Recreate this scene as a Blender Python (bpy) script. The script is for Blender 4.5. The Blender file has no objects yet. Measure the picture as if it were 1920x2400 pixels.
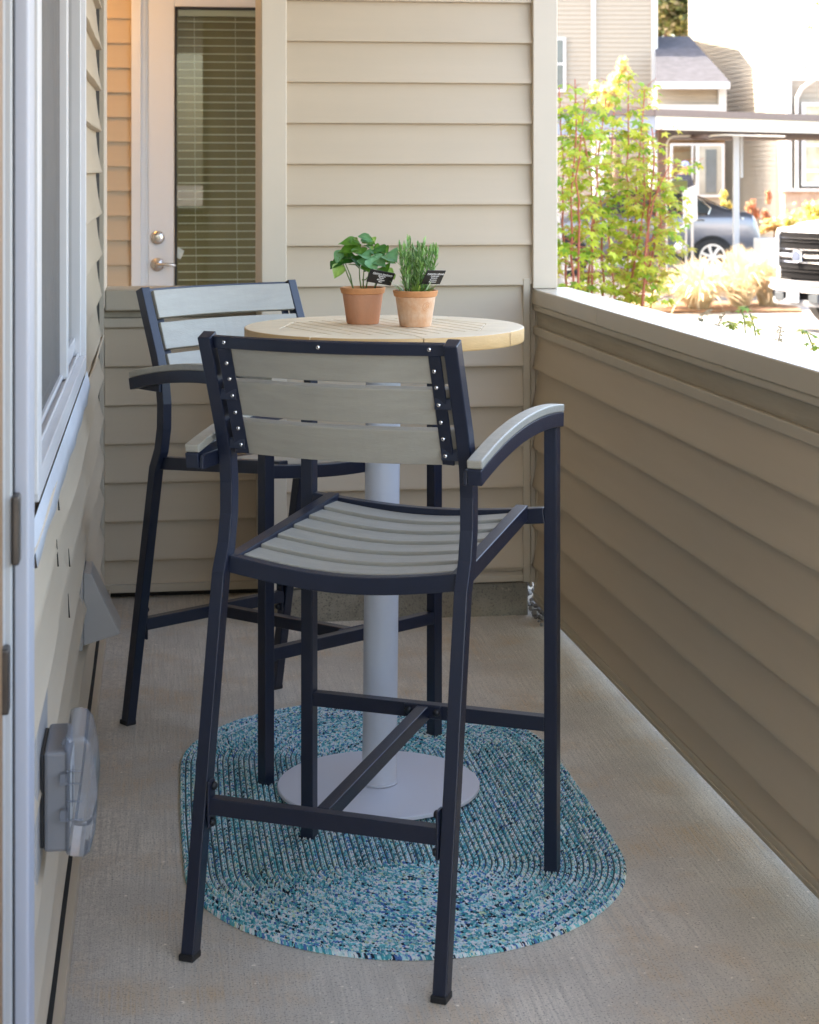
import bpy, bmesh, math, random
import numpy as np
from mathutils import Vector, Matrix, Euler
R = random.Random(7)
D = bpy.data
SC = bpy.context.scene
COL = SC.collection

# ------------------------------------------------------------------ camera
CAMH = 1.41; FPX = 4250.0; TH = math.atan(590 / FPX)
cam = D.cameras.new('camera'); camo = D.objects.new('camera', cam); COL.objects.link(camo)
camo.location = (0, 0, CAMH); camo.rotation_euler = (math.pi / 2, 0, -TH)
cam.sensor_fit = 'HORIZONTAL'; cam.sensor_width = 36; cam.lens = FPX / 1920 * 36
cam.shift_y = -800 / 1920; cam.clip_start = .1; cam.clip_end = 1500
cam.dof.use_dof = True; cam.dof.focus_distance = 3.85; cam.dof.aperture_fstop = 13
SC.camera = camo
# ------------------------------------------------------------------ world, sun, exposure
SUN_AZ = math.radians(-68)      # direction to the sun, measured from +Y towards +X
SUN_EL = math.radians(50)
w = D.worlds.new('World'); SC.world = w; w.use_nodes = True
nt = w.node_tree; nt.nodes.clear()
sky = nt.nodes.new('ShaderNodeTexSky'); sky.sky_type = 'NISHITA'; sky.sun_disc = False
sky.sun_elevation = SUN_EL; sky.sun_rotation = SUN_AZ; sky.air_density = 1.0; sky.dust_density = 3.0; sky.ozone_density = .6
bg = nt.nodes.new('ShaderNodeBackground'); bg.inputs[1].default_value = .15
wo = nt.nodes.new('ShaderNodeOutputWorld')
nt.links.new(sky.outputs[0], bg.inputs[0]); nt.links.new(bg.outputs[0], wo.inputs[0])
sl = D.lights.new('sun', 'SUN'); sl.energy = 2.4; sl.angle = math.radians(.5); sl.color = (1, .95, .86)
so = D.objects.new('sun', sl); COL.objects.link(so)
sdir = Vector((math.sin(SUN_AZ) * math.cos(SUN_EL), math.cos(SUN_AZ) * math.cos(SUN_EL), math.sin(SUN_EL)))
so.rotation_euler = sdir.to_track_quat('Z', 'Y').to_euler(); so.location = (-20, 10, 30)
vs = SC.view_settings; vs.view_transform = 'Standard'; vs.look = 'None'; vs.gamma = 1; vs.exposure = 3.32
try:
    vs.use_white_balance = True; vs.white_balance_temperature = 7550; vs.white_balance_tint = 12
except Exception: pass
SC.cycles.max_bounces = 10; SC.cycles.diffuse_bounces = 6; SC.cycles.use_denoising = True
SC.cycles.transparent_max_bounces = 12; SC.cycles.caustics_reflective = False; SC.cycles.caustics_refractive = False

# ------------------------------------------------------------------ helpers
def ray(px, py):
    a = (px - 960) / FPX
    return Vector((a * math.cos(TH) + math.sin(TH), -a * math.sin(TH) + math.cos(TH), -(py - 400) / FPX))
def at(px, py, zc):
    return Vector((0, 0, CAMH)) + ray(px, py) * zc
VM = Matrix.Rotation(-TH, 4, 'Z')          # frame turned like the street beyond the porch: u right, v away, z up
def uz(px, py, zc): return ((px - 960) / FPX * zc, CAMH - (py - 400) / FPX * zc)

def tag(o, label=None, cat=None, group=None, kind=None):
    if label: o['label'] = label
    if cat: o['category'] = cat
    if group: o['group'] = group
    if kind: o['kind'] = kind
    return o
def thing(name, label, cat, loc=(0, 0, 0), rz=0, group=None):
    o = D.objects.new(name, None); COL.objects.link(o); o.empty_display_size = .1
    o.location = loc; o.rotation_euler = (0, 0, rz)
    return tag(o, label, cat, group)

class MB:
    def __init__(s, M=None): s.v = []; s.f = []; s.M = M; s.c = []
    def add(s, vs_, fs, col=None):
        n = len(s.v)
        for p in vs_:
            p = Vector(p); s.v.append(tuple(s.M @ p) if s.M else tuple(p))
        for f in fs:
            s.f.append(tuple(i + n for i in f))
            if col is not None: s.c.append(col)
        return s
    def box(s, x0, x1, y0, y1, z0, z1):
        v = [(x, y, z) for x in (x0, x1) for y in (y0, y1) for z in (z0, z1)]
        return s.add(v, [(0, 1, 3, 2), (4, 6, 7, 5), (0, 4, 5, 1), (2, 3, 7, 6), (0, 2, 6, 4), (1, 5, 7, 3)])
    def prism(s, pts, d):
        """pts: 3D polygon, d: extrusion vector"""
        n = len(pts); d = Vector(d); a = [Vector(p) for p in pts]; b = [p + d for p in a]
        fs = [tuple(range(n))[::-1], tuple(range(n, 2 * n))] + [(i, (i + 1) % n, n + (i + 1) % n, n + i) for i in range(n)]
        return s.add(a + b, fs)
    def sweep(s, path, a, b, side, closed=False):
        """rectangular bar along path; a half size along side, b half size across"""
        P = [Vector(p) for p in path]; side = Vector(side).normalized(); n = len(P); vs_ = []
        for i, p in enumerate(P):
            t1 = (P[i] - P[i - 1]).normalized() if i > 0 else None
            t2 = (P[i + 1] - P[i]).normalized() if i < n - 1 else None
            if t1 is None: t1 = t2
            if t2 is None: t2 = t1
            t = (t1 + t2).normalized(); k = 1 / max(.5, t.dot(t1))
            nn = side.cross(t).normalized()
            for sa, sb in ((-1, -1), (1, -1), (1, 1), (-1, 1)):
                vs_.append(p + side * a * sa + nn * b * sb * k)
        fs = [(0, 3, 2, 1), tuple(4 * (n - 1) + j for j in (0, 1, 2, 3))]
        for i in range(n - 1):
            for j in range(4):
                fs.append((4 * i + j, 4 * i + (j + 1) % 4, 4 * i + 4 + (j + 1) % 4, 4 * i + 4 + j))
        return s.add(vs_, fs)
    def tube(s, path, rad, seg=8):
        P = [Vector(p) for p in path]; n = len(P); vs_ = []
        rr = rad if isinstance(rad, (list, tuple)) else [rad] * n
        up = None
        for i, p in enumerate(P):
            t = (P[min(i + 1, n - 1)] - P[max(i - 1, 0)]).normalized()
            if up is None: up = t.orthogonal().normalized()
            up = (up - t * up.dot(t)).normalized(); q = t.cross(up)
            for k in range(seg):
                a = 2 * math.pi * k / seg
                vs_.append(p + (up * math.cos(a) + q * math.sin(a)) * rr[i])
        fs = [tuple(range(seg))[::-1], tuple((n - 1) * seg + k for k in range(seg))]
        for i in range(n - 1):
            for k in range(seg):
                fs.append((i * seg + k, i * seg + (k + 1) % seg, (i + 1) * seg + (k + 1) % seg, (i + 1) * seg + k))
        return s.add(vs_, fs)
    def lathe(s, prof, c=(0, 0, 0), seg=48, axis='Z', sx=1, sy=1, ring=False):
        c = Vector(c); vs_ = []; n = len(prof)
        for r, z in prof:
            for k in range(seg):
                a = 2 * math.pi * k / seg; x, y = r * math.cos(a) * sx, r * math.sin(a) * sy
                vs_.append(c + (Vector((x, y, z)) if axis == 'Z' else Vector((x, z, y)) if axis == 'Y' else Vector((z, x, y))))
        fs = [] if ring else [tuple(range(seg))[::-1], tuple((n - 1) * seg + k for k in range(seg))]
        for i in range(n if ring else n - 1):
            i2 = (i + 1) % n
            for k in range(seg):
                fs.append((i * seg + k, i * seg + (k + 1) % seg, i2 * seg + (k + 1) % seg, i2 * seg + k))
        return s.add(vs_, fs)
    def ball(s, c, r, seg=12, rings=8, sc=(1, 1, 1)):
        prof = [(max(1e-4, r * math.sin(math.pi * i / rings)), -r * math.cos(math.pi * i / rings)) for i in range(rings + 1)]
        n = len(s.v); M = s.M; s.M = None; s.lathe(prof, (0, 0, 0), seg)
        for i in range(n, len(s.v)):
            p = s.v[i]; p = Vector((p[0] * sc[0] + c[0], p[1] * sc[1] + c[1], p[2] * sc[2] + c[2])); s.v[i] = tuple(M @ p) if M else tuple(p)
        s.M = M; return s
    def build(s, name, m, parent=None, bev=0, smooth=False, fix=True):
        me = D.meshes.new(name); me.from_pydata(s.v, [], s.f); me.materials.append(m)
        if s.c and len(s.c) == len(s.f):
            ca = me.color_attributes.new('tone', 'FLOAT_COLOR', 'CORNER')
            arr = []
            for f, c in zip(s.f, s.c): arr += [c[0], c[1], c[2], 1.0] * len(f)
            ca.data.foreach_set('color', arr)
        if fix:
            b = bmesh.new(); b.from_mesh(me); bmesh.ops.recalc_face_normals(b, faces=b.faces); b.to_mesh(me); b.free()
        if smooth: me.shade_smooth()
        o = D.objects.new(name, me); COL.objects.link(o)
        if smooth == 'auto':
            me.set_sharp_from_angle(angle=math.radians(38))
        if bev:
            md = o.modifiers.new('bevel', 'BEVEL'); md.width = bev; md.segments = 2; md.limit_method = 'ANGLE'; md.angle_limit = math.radians(40)
            md.harden_normals = False
        if parent: o.parent = parent
        return o

# ------------------------------------------------------------------ materials
def mat(name, col, rough=.6, metal=0, var=0, vscale=8, vcol=None, bump=0, bscale=200, stretch=(1, 1, 1), spec=.5, coat=0, attr=False, trans=0, alpha=1, emit=None, stretch2=None):
    m = D.materials.new(name); m.use_nodes = True; t = m.node_tree; L = t.links
    p = t.nodes['Principled BSDF']
    p.inputs['Base Color'].default_value = (*col, 1); p.inputs['Roughness'].default_value = rough
    p.inputs['Metallic'].default_value = metal; p.inputs['Specular IOR Level'].default_value = spec
    if coat: p.inputs['Coat Weight'].default_value = coat; p.inputs['Coat Roughness'].default_value = .08
    tc = t.nodes.new('ShaderNodeTexCoord'); mp = t.nodes.new('ShaderNodeMapping'); mp.inputs['Scale'].default_value = stretch
    L.new(tc.outputs['Object'], mp.inputs[0])
    src = None
    if attr:
        a = t.nodes.new('ShaderNodeAttribute'); a.attribute_name = 'tone'; src = a.outputs['Color']
    if var:
        n = t.nodes.new('ShaderNodeTexNoise'); n.inputs['Scale'].default_value = vscale; n.inputs['Detail'].default_value = 6; n.inputs['Roughness'].default_value = .6
        L.new(mp.outputs[0], n.inputs['Vector'])
        r = t.nodes.new('ShaderNodeMapRange'); r.inputs[1].default_value = .3; r.inputs[2].default_value = .7; L.new(n.outputs[0], r.inputs[0])
        mx = t.nodes.new('ShaderNodeMix'); mx.data_type = 'RGBA'
        L.new(r.outputs[0], mx.inputs[0])
        v = vcol or tuple(c * (1 - var) for c in col)
        if attr:
            ml = t.nodes.new('ShaderNodeMix'); ml.data_type = 'RGBA'; ml.blend_type = 'MULTIPLY'; ml.inputs[0].default_value = 1
            L.new(src, ml.inputs[6]); ml.inputs[7].default_value = (1 - var, 1 - var, 1 - var, 1)
            L.new(src, mx.inputs[6]); L.new(ml.outputs[2], mx.inputs[7])
        else:
            mx.inputs[6].default_value = (*col, 1); mx.inputs[7].default_value = (*v, 1)
        src = mx.outputs[2]
        r2 = t.nodes.new('ShaderNodeMapRange'); r2.inputs[3].default_value = rough * .9; r2.inputs[4].default_value = min(1, rough * 1.12); L.new(n.outputs[0], r2.inputs[0]); L.new(r2.outputs[0], p.inputs['Roughness'])
    if src: L.new(src, p.inputs['Base Color'])
    if bump:
        n2 = t.nodes.new('ShaderNodeTexNoise'); n2.inputs['Scale'].default_value = bscale; n2.inputs['Detail'].default_value = 4
        L.new(mp.outputs[0], n2.inputs['Vector'])
        bp = t.nodes.new('ShaderNodeBump'); bp.inputs['Strength'].default_value = bump; bp.inputs['Distance'].default_value = .002
        L.new(n2.outputs[0], bp.inputs['Height']); L.new(bp.outputs[0], p.inputs['Normal'])
    if trans:
        tr = t.nodes.new('ShaderNodeBsdfTranslucent'); ms = t.nodes.new('ShaderNodeMixShader'); ms.inputs[0].default_value = trans
        if src: L.new(src, tr.inputs[0])
        else: tr.inputs[0].default_value = (*col, 1)
        L.new(p.outputs[0], ms.inputs[1]); L.new(tr.outputs[0], ms.inputs[2]); L.new(ms.outputs[0], t.nodes['Material Output'].inputs[0])
    if emit:
        p.inputs['Emission Color'].default_value = (*emit[0], 1); p.inputs['Emission Strength'].default_value = emit[1]
    m['p'] = 1
    return m
def glass_mat(name, tint=(.8, .85, .8), base=.04, rough=.01):
    m = D.materials.new(name); m.use_nodes = True; t = m.node_tree; L = t.links; t.nodes.remove(t.nodes['Principled BSDF'])
    tr = t.nodes.new('ShaderNodeBsdfTransparent'); tr.inputs[0].default_value = (*tint, 1)
    g = t.nodes.new('ShaderNodeBsdfGlossy'); g.inputs['Roughness'].default_value = rough
    f = t.nodes.new('ShaderNodeFresnel'); f.inputs[0].default_value = 1.5
    a = t.nodes.new('ShaderNodeMath'); a.operation = 'ADD'; a.use_clamp = True; a.inputs[1].default_value = base; L.new(f.outputs[0], a.inputs[0])
    ms = t.nodes.new('ShaderNodeMixShader'); L.new(a.outputs[0], ms.inputs[0]); L.new(tr.outputs[0], ms.inputs[1]); L.new(g.outputs[0], ms.inputs[2])
    L.new(ms.outputs[0], t.nodes['Material Output'].inputs[0]); return m

M = {}
M['siding'] = mat('vinyl_siding', (.52, .425, .31), .48, var=.05, vscale=1.5, bump=.08, bscale=60, stretch=(1, 1, 12))
M['trim'] = mat('painted_trim', (.60, .525, .42), .5, var=.05, vscale=3, bump=.05, bscale=90)
M['captrim'] = mat('painted_cap_board', (.50, .43, .33), .5, var=.08, vscale=5, bump=.15, bscale=120)
M['captop'] = mat('gloss_cap_paint', (.52, .45, .35), .24, var=.05, vscale=5, spec=.7)
M['rough_wood'] = mat('rough_painted_wood', (.42, .36, .27), .75, var=.25, vscale=14, bump=1.0, bscale=35, stretch=(1, .12, 1.6))
M['white'] = mat('white_vinyl', (.59, .58, .585), .35, var=.03, vscale=4)
M['whitep'] = mat('white_painted_door', (.74, .78, .82), .42, var=.03, vscale=3)
M['flash'] = mat('flashing_tape', (.60, .63, .68), .4, var=.12, vscale=9, bump=.5, bscale=18)
M['dark'] = mat('black_rubber', (.012, .012, .014), .5)
M['gap'] = mat('dark_seam_and_shade', (.02, .018, .015), .9)
M['brown'] = mat('brown_wood_edge', (.24, .13, .06), .55, var=.25, vscale=4, stretch=(1, 1, .2))
M['metal'] = mat('satin_nickel', (.62, .60, .57), .25, 1)
M['steel'] = mat('stainless_screw', (.8, .8, .8), .2, 1)
M['rustmetal'] = mat('dark_bronze_plate', (.10, .085, .075), .4, .8, var=.3, vscale=20)
M['ceiling'] = mat('porch_ceiling_panel', (.82, .78, .70), .6, var=.04)
M['plastic'] = mat('grey_plastic', (.34, .325, .31), .45, var=.05)
M['plastic_dk'] = mat('grey_box_plastic', (.19, .19, .20), .5, var=.08)
M['frame'] = mat('powder_coated_frame', (.011, .016, .034), .34, var=.12, vscale=30, bump=.12, bscale=900)
M['slat'] = mat('grey_composite_slat', (.37, .345, .29), .38, var=.14, vscale=7, stretch=(1, 8, 8), bump=.3, bscale=60)
M['column'] = mat('light_grey_paint', (.58, .60, .65), .32, var=.04, vscale=3)
M['basep'] = mat('light_grey_plate_paint', (.62, .63, .68), .48, var=.04, vscale=3)
M['window_glass'] = glass_mat('window_glass', (.55, .6, .58), .16)
M['door_glass'] = glass_mat('door_glass', (.95, .94, .86), .0)
M['clear'] = glass_mat('clear_plastic', (.88, .91, .96), .0, .12)
def frost(m):
    t = m.node_tree; L = t.links; ms0 = [n for n in t.nodes if n.type == 'MIX_SHADER'][0]; tr = [n for n in t.nodes if n.type == 'BSDF_TRANSPARENT'][0]
    df = t.nodes.new('ShaderNodeBsdfDiffuse'); df.inputs[0].default_value = (.72, .76, .84, 1); m2 = t.nodes.new('ShaderNodeMixShader'); m2.inputs[0].default_value = .12
    L.new(tr.outputs[0], m2.inputs[1]); L.new(df.outputs[0], m2.inputs[2]); L.new(m2.outputs[0], ms0.inputs[1])
frost(M['clear'])
M['blind'] = mat('blind_slat', (.88, .92, .88), .5)
M['room'] = mat('dim_room', (.34, .30, .17), .8, var=.3, vscale=2)
M['darkroom'] = mat('dark_room', (.07, .075, .08), .8)
# screen mesh
def screen_mat():
    m = D.materials.new('insect_screen'); m.use_nodes = True; t = m.node_tree; L = t.links; p = t.nodes['Principled BSDF']
    p.inputs['Base Color'].default_value = (.17, .155, .145, 1); p.inputs['Roughness'].default_value = .6
    tr = t.nodes.new('ShaderNodeBsdfTransparent'); ms = t.nodes.new('ShaderNodeMixShader')
    tc = t.nodes.new('ShaderNodeTexCoord'); br = t.nodes.new('ShaderNodeTexChecker'); br.inputs['Scale'].default_value = 900
    L.new(tc.outputs['Object'], br.inputs[0])
    mr = t.nodes.new('ShaderNodeMapRange'); mr.inputs[3].default_value = .15; mr.inputs[4].default_value = .75; L.new(br.outputs[1], mr.inputs[0]); L.new(mr.outputs[0], ms.inputs[0])
    L.new(tr.outputs[0], ms.inputs[2]); L.new(p.outputs[0], ms.inputs[1]); L.new(ms.outputs[0], t.nodes['Material Output'].inputs[0]); return m
M['screen'] = screen_mat()
# brushed concrete slab
def concrete(name, base, speck=True, brushed=True, stain=.35):
    m = D.materials.new(name); m.use_nodes = True; t = m.node_tree; L = t.links; p = t.nodes['Principled BSDF']; N = t.nodes.new
    tc = N('ShaderNodeTexCoord'); p.inputs['Roughness'].default_value = .62
    def noise(scale, st=(1, 1, 1), det=5, rough=.6):
        mp = N('ShaderNodeMapping'); mp.inputs['Scale'].default_value = st; L.new(tc.outputs['Object'], mp.inputs[0])
        n = N('ShaderNodeTexNoise'); n.inputs['Scale'].default_value = scale; n.inputs['Detail'].default_value = det; n.inputs['Roughness'].default_value = rough
        L.new(mp.outputs[0], n.inputs['Vector']); return n.outputs[0]
    def ramp(fac, a, b):
        r = N('ShaderNodeMapRange'); r.inputs[1].default_value = a; r.inputs[2].default_value = b; L.new(fac, r.inputs[0]); return r.outputs[0]
    def mix(fac, a, b):
        x = N('ShaderNodeMix'); x.data_type = 'RGBA'; L.new(fac, x.inputs[0])
        for k, v in ((6, a), (7, b)):
            if isinstance(v, tuple): x.inputs[k].default_value = (*v, 1)
            else: L.new(v, x.inputs[k])
        return x.outputs[2]
    c1 = mix(ramp(noise(2.2, det=6), .35, .68), base, tuple(b * (1 - stain * .6) for b in base))
    c2 = mix(ramp(noise(5, det=6), .48, .70), c1, (base[0] * .78, base[1] * .64, base[2] * .48))
    streak = noise(150 if brushed else 20, (1, .025, 1) if brushed else (1, 1, 1), 4, .7)
    c3 = mix(ramp(streak, .44, .66), c2, tuple(b * .70 for b in base))
    gr = noise(230, det=3)
    c4 = mix(ramp(gr, .55, .66), c3, tuple(b * .34 for b in base))
    c5 = mix(ramp(noise(55, det=3), .66, .74), c4, tuple(min(1, b * 1.25) for b in base))
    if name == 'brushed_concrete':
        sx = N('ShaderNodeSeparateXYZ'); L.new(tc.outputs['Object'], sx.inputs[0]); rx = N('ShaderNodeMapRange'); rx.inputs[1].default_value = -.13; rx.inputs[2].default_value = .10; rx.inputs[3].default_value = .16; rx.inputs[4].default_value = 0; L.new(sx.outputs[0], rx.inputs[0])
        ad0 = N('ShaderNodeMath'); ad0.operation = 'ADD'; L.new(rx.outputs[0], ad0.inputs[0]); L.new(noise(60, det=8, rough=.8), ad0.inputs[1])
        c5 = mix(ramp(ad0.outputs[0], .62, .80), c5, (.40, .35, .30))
    L.new(c5, p.inputs['Base Color'])
    ad = N('ShaderNodeMath'); ad.operation = 'ADD'; L.new(streak, ad.inputs[0]); L.new(gr, ad.inputs[1])
    bp = N('ShaderNodeBump'); bp.inputs['Strength'].default_value = .7; bp.inputs['Distance'].default_value = .003; L.new(ad.outputs[0], bp.inputs['Height']); L.new(bp.outputs[0], p.inputs['Normal'])
    return m
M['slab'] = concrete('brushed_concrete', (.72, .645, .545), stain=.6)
M['curb'] = concrete('old_concrete_curb', (.30, .27, .21), brushed=False, stain=.8)
M['walk'] = concrete('pale_sidewalk_concrete', (.34, .325, .31), brushed=False, stain=.2)
M['asphalt'] = mat('asphalt', (.075, .075, .08), .9, var=.3, vscale=2, bump=.4, bscale=60)
M['mulch'] = mat('bark_mulch', (.30, .17, .09), .95, var=.6, vscale=12, bump=1, bscale=12)
M['soil'] = mat('potting_soil', (.03, .02, .014), .95, bump=1, bscale=150)

# ------------------------------------------------------------------ siding
def siding(mb, p0, p1, out, z0, z1, zref, e=.128, dep=.0125, wav=.0, seg=1, seed=0, prof=None):
    """lap siding sheet between plan points p0 and p1; out: outward normal (x,y); a course edge lies at zref + k*e"""
    p0 = Vector((*p0, 0)); p1 = Vector((*p1, 0)); o = Vector((*out, 0)); rr = random.Random(seed)
    prof = prof or [(0, .80), (.010, .97), (.03, 1.0)] + [(h, (1 - h) ** 1.75 * 1.03) for h in (.10, .2, .32, .45, .6, .75, .88)] + [(.985, .0), (1.0, .0)]
    rows = []
    k = math.floor((z0 - zref) / e) - 1; z = zref + k * e
    while z < z1:
        for (h, d) in prof:
            zz = z + h * e
            rows.append((min(max(zz, z0), z1), d * dep, k))
        z += e; k += 1
    # drop rows fully below
    keep = [r for i, r in enumerate(rows) if not (r[0] <= z0 and i + 1 < len(rows) and rows[i + 1][0] <= z0)]
    keep = [r for i, r in enumerate(keep) if not (r[0] >= z1 and i > 0 and keep[i - 1][0] >= z1)]
    ph = {}
    vs_ = []
    for i in range(seg + 1):
        s_ = i / seg; base = p0.lerp(p1, s_)
        for (zz, d, kk) in keep:
            if kk not in ph: ph[kk] = [rr.uniform(0, 6.28) for _ in range(3)]
            a = ph[kk]; wv = wav * (math.sin(s_ * 9 + a[0]) + .6 * math.sin(s_ * 21 + a[1])) * (.4 + d / dep * .6) if wav else 0
            vs_.append(base + o * (d + wv) + Vector((0, 0, zz)))
    n = len(keep)
    fs = [(i * n + j, (i + 1) * n + j, (i + 1) * n + j + 1, i * n + j + 1) for i in range(seg) for j in range(n - 1) if abs(keep[j][0] - keep[j + 1][0]) + abs(keep[j][1] - keep[j + 1][1]) > 1e-6]
    mb.add(vs_, fs); return mb

# ================================================================== SETTING
# porch slab
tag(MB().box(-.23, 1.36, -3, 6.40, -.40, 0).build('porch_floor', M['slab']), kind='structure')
g = MB(); g.box(-300, 300, -200, 500, -.6, -.402); tag(g.build('ground', M['walk']), kind='structure')
pk = MB(VM); pk.box(-10, 17, 24.8, 37.0, -.401, -.392); tag(pk.build('parking_lot', M['asphalt']), kind='structure')
mu = MB(VM)
mu.prism([(2.6, 23.0, -.399), (5.0, 23.1, -.399), (5.2, 24.75, -.399), (2.4, 24.75, -.399)], (0, 0, .03))
mu.prism([(7.5, 38, -.399), (40, 38, -.399), (40, 60, -.399), (7.5, 60, -.399)], (0, 0, .04))
tag(mu.build('mulch_bed', M['mulch']), kind='structure')

BY = 5.662; LY = 6.044; DY = 9.354; LX = -.19
# ---- left wall
tl = thing('side_wall', 'beige lap siding wall along the left side of the patio, under the white window', 'wall', (LX, 4, 0))
def P(o, root): # keep world coords while parented to an unrotated empty
    o.parent = root; o.matrix_parent_inverse = root.matrix_world.inverted() if False else Matrix.Translation(-Vector(root.location)); return o
sd = MB()
siding(sd, (LX, 2.2), (LX, 5.72), (1, 0), .055, .90, .893 - .1275 * 7, .1275, .025, .0020, 60, 3)
siding(sd, (LX, 4.44), (LX, 5.72), (1, 0), .90, 2.62, .893 - .1275 * 7, .1275, .018, .0012, 14, 3)
P(sd.build('siding', M['siding'], smooth='auto', fix=False), tl)
core = MB(); core.box(-.42, -.2, -3, 2.1, -.4, 2.62); core.box(-.42, -.2, 2.1, 2.6, -.4, .95); core.box(-.42, -.206, 2.6, 4.46, -.4, .94); core.box(-.42, -.2, 4.46, 6.05, -.4, 2.62); core.box(-.42, -.206, 2.1, 4.46, 2.30, 2.62)
P(core.build('wall_core', M['trim']), tl)
P(MB().box(LX, LX + .0225, 2.2, 5.7, .0462, .0492).build('trim_seam', M['gap']), tl)
bt = MB(); bt.box(LX, LX + .037, 2.2, 5.98, .004, .046); P(bt.build('starter_trim', M['siding'], bev=.001), tl)
P(MB().box(-.2, -.189, 5.70, 6.0, 0.0, 2.62).build('channel_shade', M['gap']), tl)  # dark sheet painted in for the shadow inside the channel
ct = MB(); ct.box(-.2, -.174, 6.0, 6.02, 0, 2.62); ct.box(-.2, -.180, 6.02, 6.05, 0, 2.62); ct.box(-.2, -.185, 6.03, 6.75, 0, 2.62); P(ct.build('corner_trim', M['trim'], bev=.002), tl)
# lap seams between vinyl panels
ls = MB()
for (pxx, y0, y1) in ((141, 1128, 1198), (139, 1258, 1330), (166, 1280, 1330), (165, 1385, 1450)):
    X = LX + .0215; Y = -X * FPX / (370 - pxx) ; zc = Y * math.cos(TH)
    a = CAMH - (y0 - 400) / FPX * zc; b = CAMH - (y1 - 400) / FPX * zc
    ls.prism([(X - .0005, Y, a), (X + .0004, Y + .001, a), (X + .0007, Y + .008, (a + b) / 2), (X + .0022, Y + .03, b), (X - .0005, Y + .03, b)], (0, .001, 0))
P(ls.build('lap_seam', M['gap']), tl)

# window in the left wall
tw = thing('patio_window', 'white framed sliding window with insect screen in the left siding wall', 'window', (LX, 3.5, .95))
f = MB()
f.box(-.215, -.172, 4.43, 4.475, .93, 2.42)           # far jamb
f.box(-.215, -.183, 4.405, 4.43, .965, 2.40)
f.box(-.215, -.168, 2.62, 2.70, .95, 2.42)            # near jamb
f.box(-.23, -.172, 2.62, 4.475, 2.385, 2.45)
f.box(-.215, -.172, 2.70, 4.43, .925, .965)           # sill
f.box(-.211, -.1995, 2.70, 4.41, .966, .978); f.box(-.192, -.187, 2.70, 4.43, .966, .973)
P(f.build('frame', M['white'], bev=.002), tw)
st = MB(); st.box(-.212, -.190, 3.90, 3.965, .967, 2.385); st.box(-.207, -.197, 3.965, 4.405, .978, 1.01); P(st.build('sash_stile', M['white'], bev=.002), tw)
P(MB().box(-.2085, -.2045, 3.965, 4.41, .975, 2.385).build('glass_pane', M['window_glass']), tw)
P(MB().box(-.214, -.212, 2.70, 3.90, .975, 2.385).build('screened_pane', M['window_glass']), tw)
P(MB().box(-.2065, -.2055, 2.70, 3.90, .979, 2.385).build('insect_screen', M['screen']), tw)
P(MB().box(-.41, -.40, 2.6, 4.5, .9, 2.4).build('dim_interior', M['darkroom']), tw)
fl_ = MB()
nn = 60; vs_ = []
for i in range(nn + 1):
    y = 2.50 + (4.47 - 2.50) * i / nn
    zb = .872 + .003 * math.sin(i * .3)
    if y > 4.25: zb = .885
    for (x, z) in ((-.1705, .9245), (-.1680, .915), (-.1650 + .001 * math.sin(i * .37), .90), (-.1615 + .001 * math.sin(i * .61), zb), (-.180, zb - .001)):
        vs_.append((x, y, z))
fl_.add(vs_, [(i * 5 + j, i * 5 + j + 1, (i + 1) * 5 + j + 1, (i + 1) * 5 + j) for i in range(nn) for j in range(4)])
P(fl_.build('sill_flashing', M['flash'], smooth=True), tw)

# patio door frame at the near left
td = thing('patio_door', 'white patio door jamb and brown door edge close at the left margin', 'door', (-.2, 2.15, 0))
P(MB().box(-.21, -.150, 2.17, 2.27, 0, 2.6).build('casing', mat('shaded_white_casing', (.40, .41, .46), .4), bev=.003), td)  # white casing with its shade darkened into the colour
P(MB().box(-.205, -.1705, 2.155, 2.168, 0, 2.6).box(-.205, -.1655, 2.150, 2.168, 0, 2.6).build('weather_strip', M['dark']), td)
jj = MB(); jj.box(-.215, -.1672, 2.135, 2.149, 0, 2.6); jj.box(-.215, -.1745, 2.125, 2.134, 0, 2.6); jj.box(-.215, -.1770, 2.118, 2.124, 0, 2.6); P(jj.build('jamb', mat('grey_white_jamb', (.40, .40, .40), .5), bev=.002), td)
P(MB().box(-.30, -.1755, 2.06, 2.1165, 0, 2.6).build('door_panel', M['brown']), td)
P(MB().box(-.1672, -.158, 2.128, 2.16, .955, 1.035).build('hinge', M['rustmetal'], bev=.003), td)
P(MB().box(-.1785, -.168, 2.105, 2.133, .79, .865).build('strike_plate', M['rustmetal'], bev=.003), td)

# ---- main back wall
tb = thing('end_wall', 'tall beige siding wall closing the far end of the patio behind the table', 'wall', (.8, BY, 0))
sm = MB(); siding(sm, (.395, BY), (1.178, BY), (0, -1), 1.05, 2.62, 1.814 - .128 * 14, .128, .017, .0004, 10, 5)
siding(sm, (.395, BY), (1.15, BY), (0, -1), .135, 1.05, 1.814 - .128 * 14, .128, .017, .0004, 10, 5)
P(sm.build('siding', M['siding'], smooth='auto', fix=False), tb)
cc = MB(); cc.box(.319, .397, BY - .026, BY + .3, .07, 2.62); P(cc.build('corner_trim', M['trim'], bev=.003), tb)
jt = MB(); jt.box(1.148, 1.170, BY - .018, BY + .02, .105, 1.068); jt.box(1.172, 1.178, BY - .012, BY + .02, .09, 1.02); P(jt.build('channel_trim', M['captrim'], bev=.002), tb)
b2 = MB(); b2.prism([(.398, BY - .017, .108), (.398, BY - .017, .128), (.398, BY - .004, .138), (.398, BY + .01, .138), (.398, BY + .01, .108)], (.749, 0, 0)); P(b2.build('bottom_trim', M['captrim'], bev=.0015), tb)
P(MB().box(.345, 1.20, BY + .002, 6.2, .1, 2.62).build('wall_core', M['trim']), tb)
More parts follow.
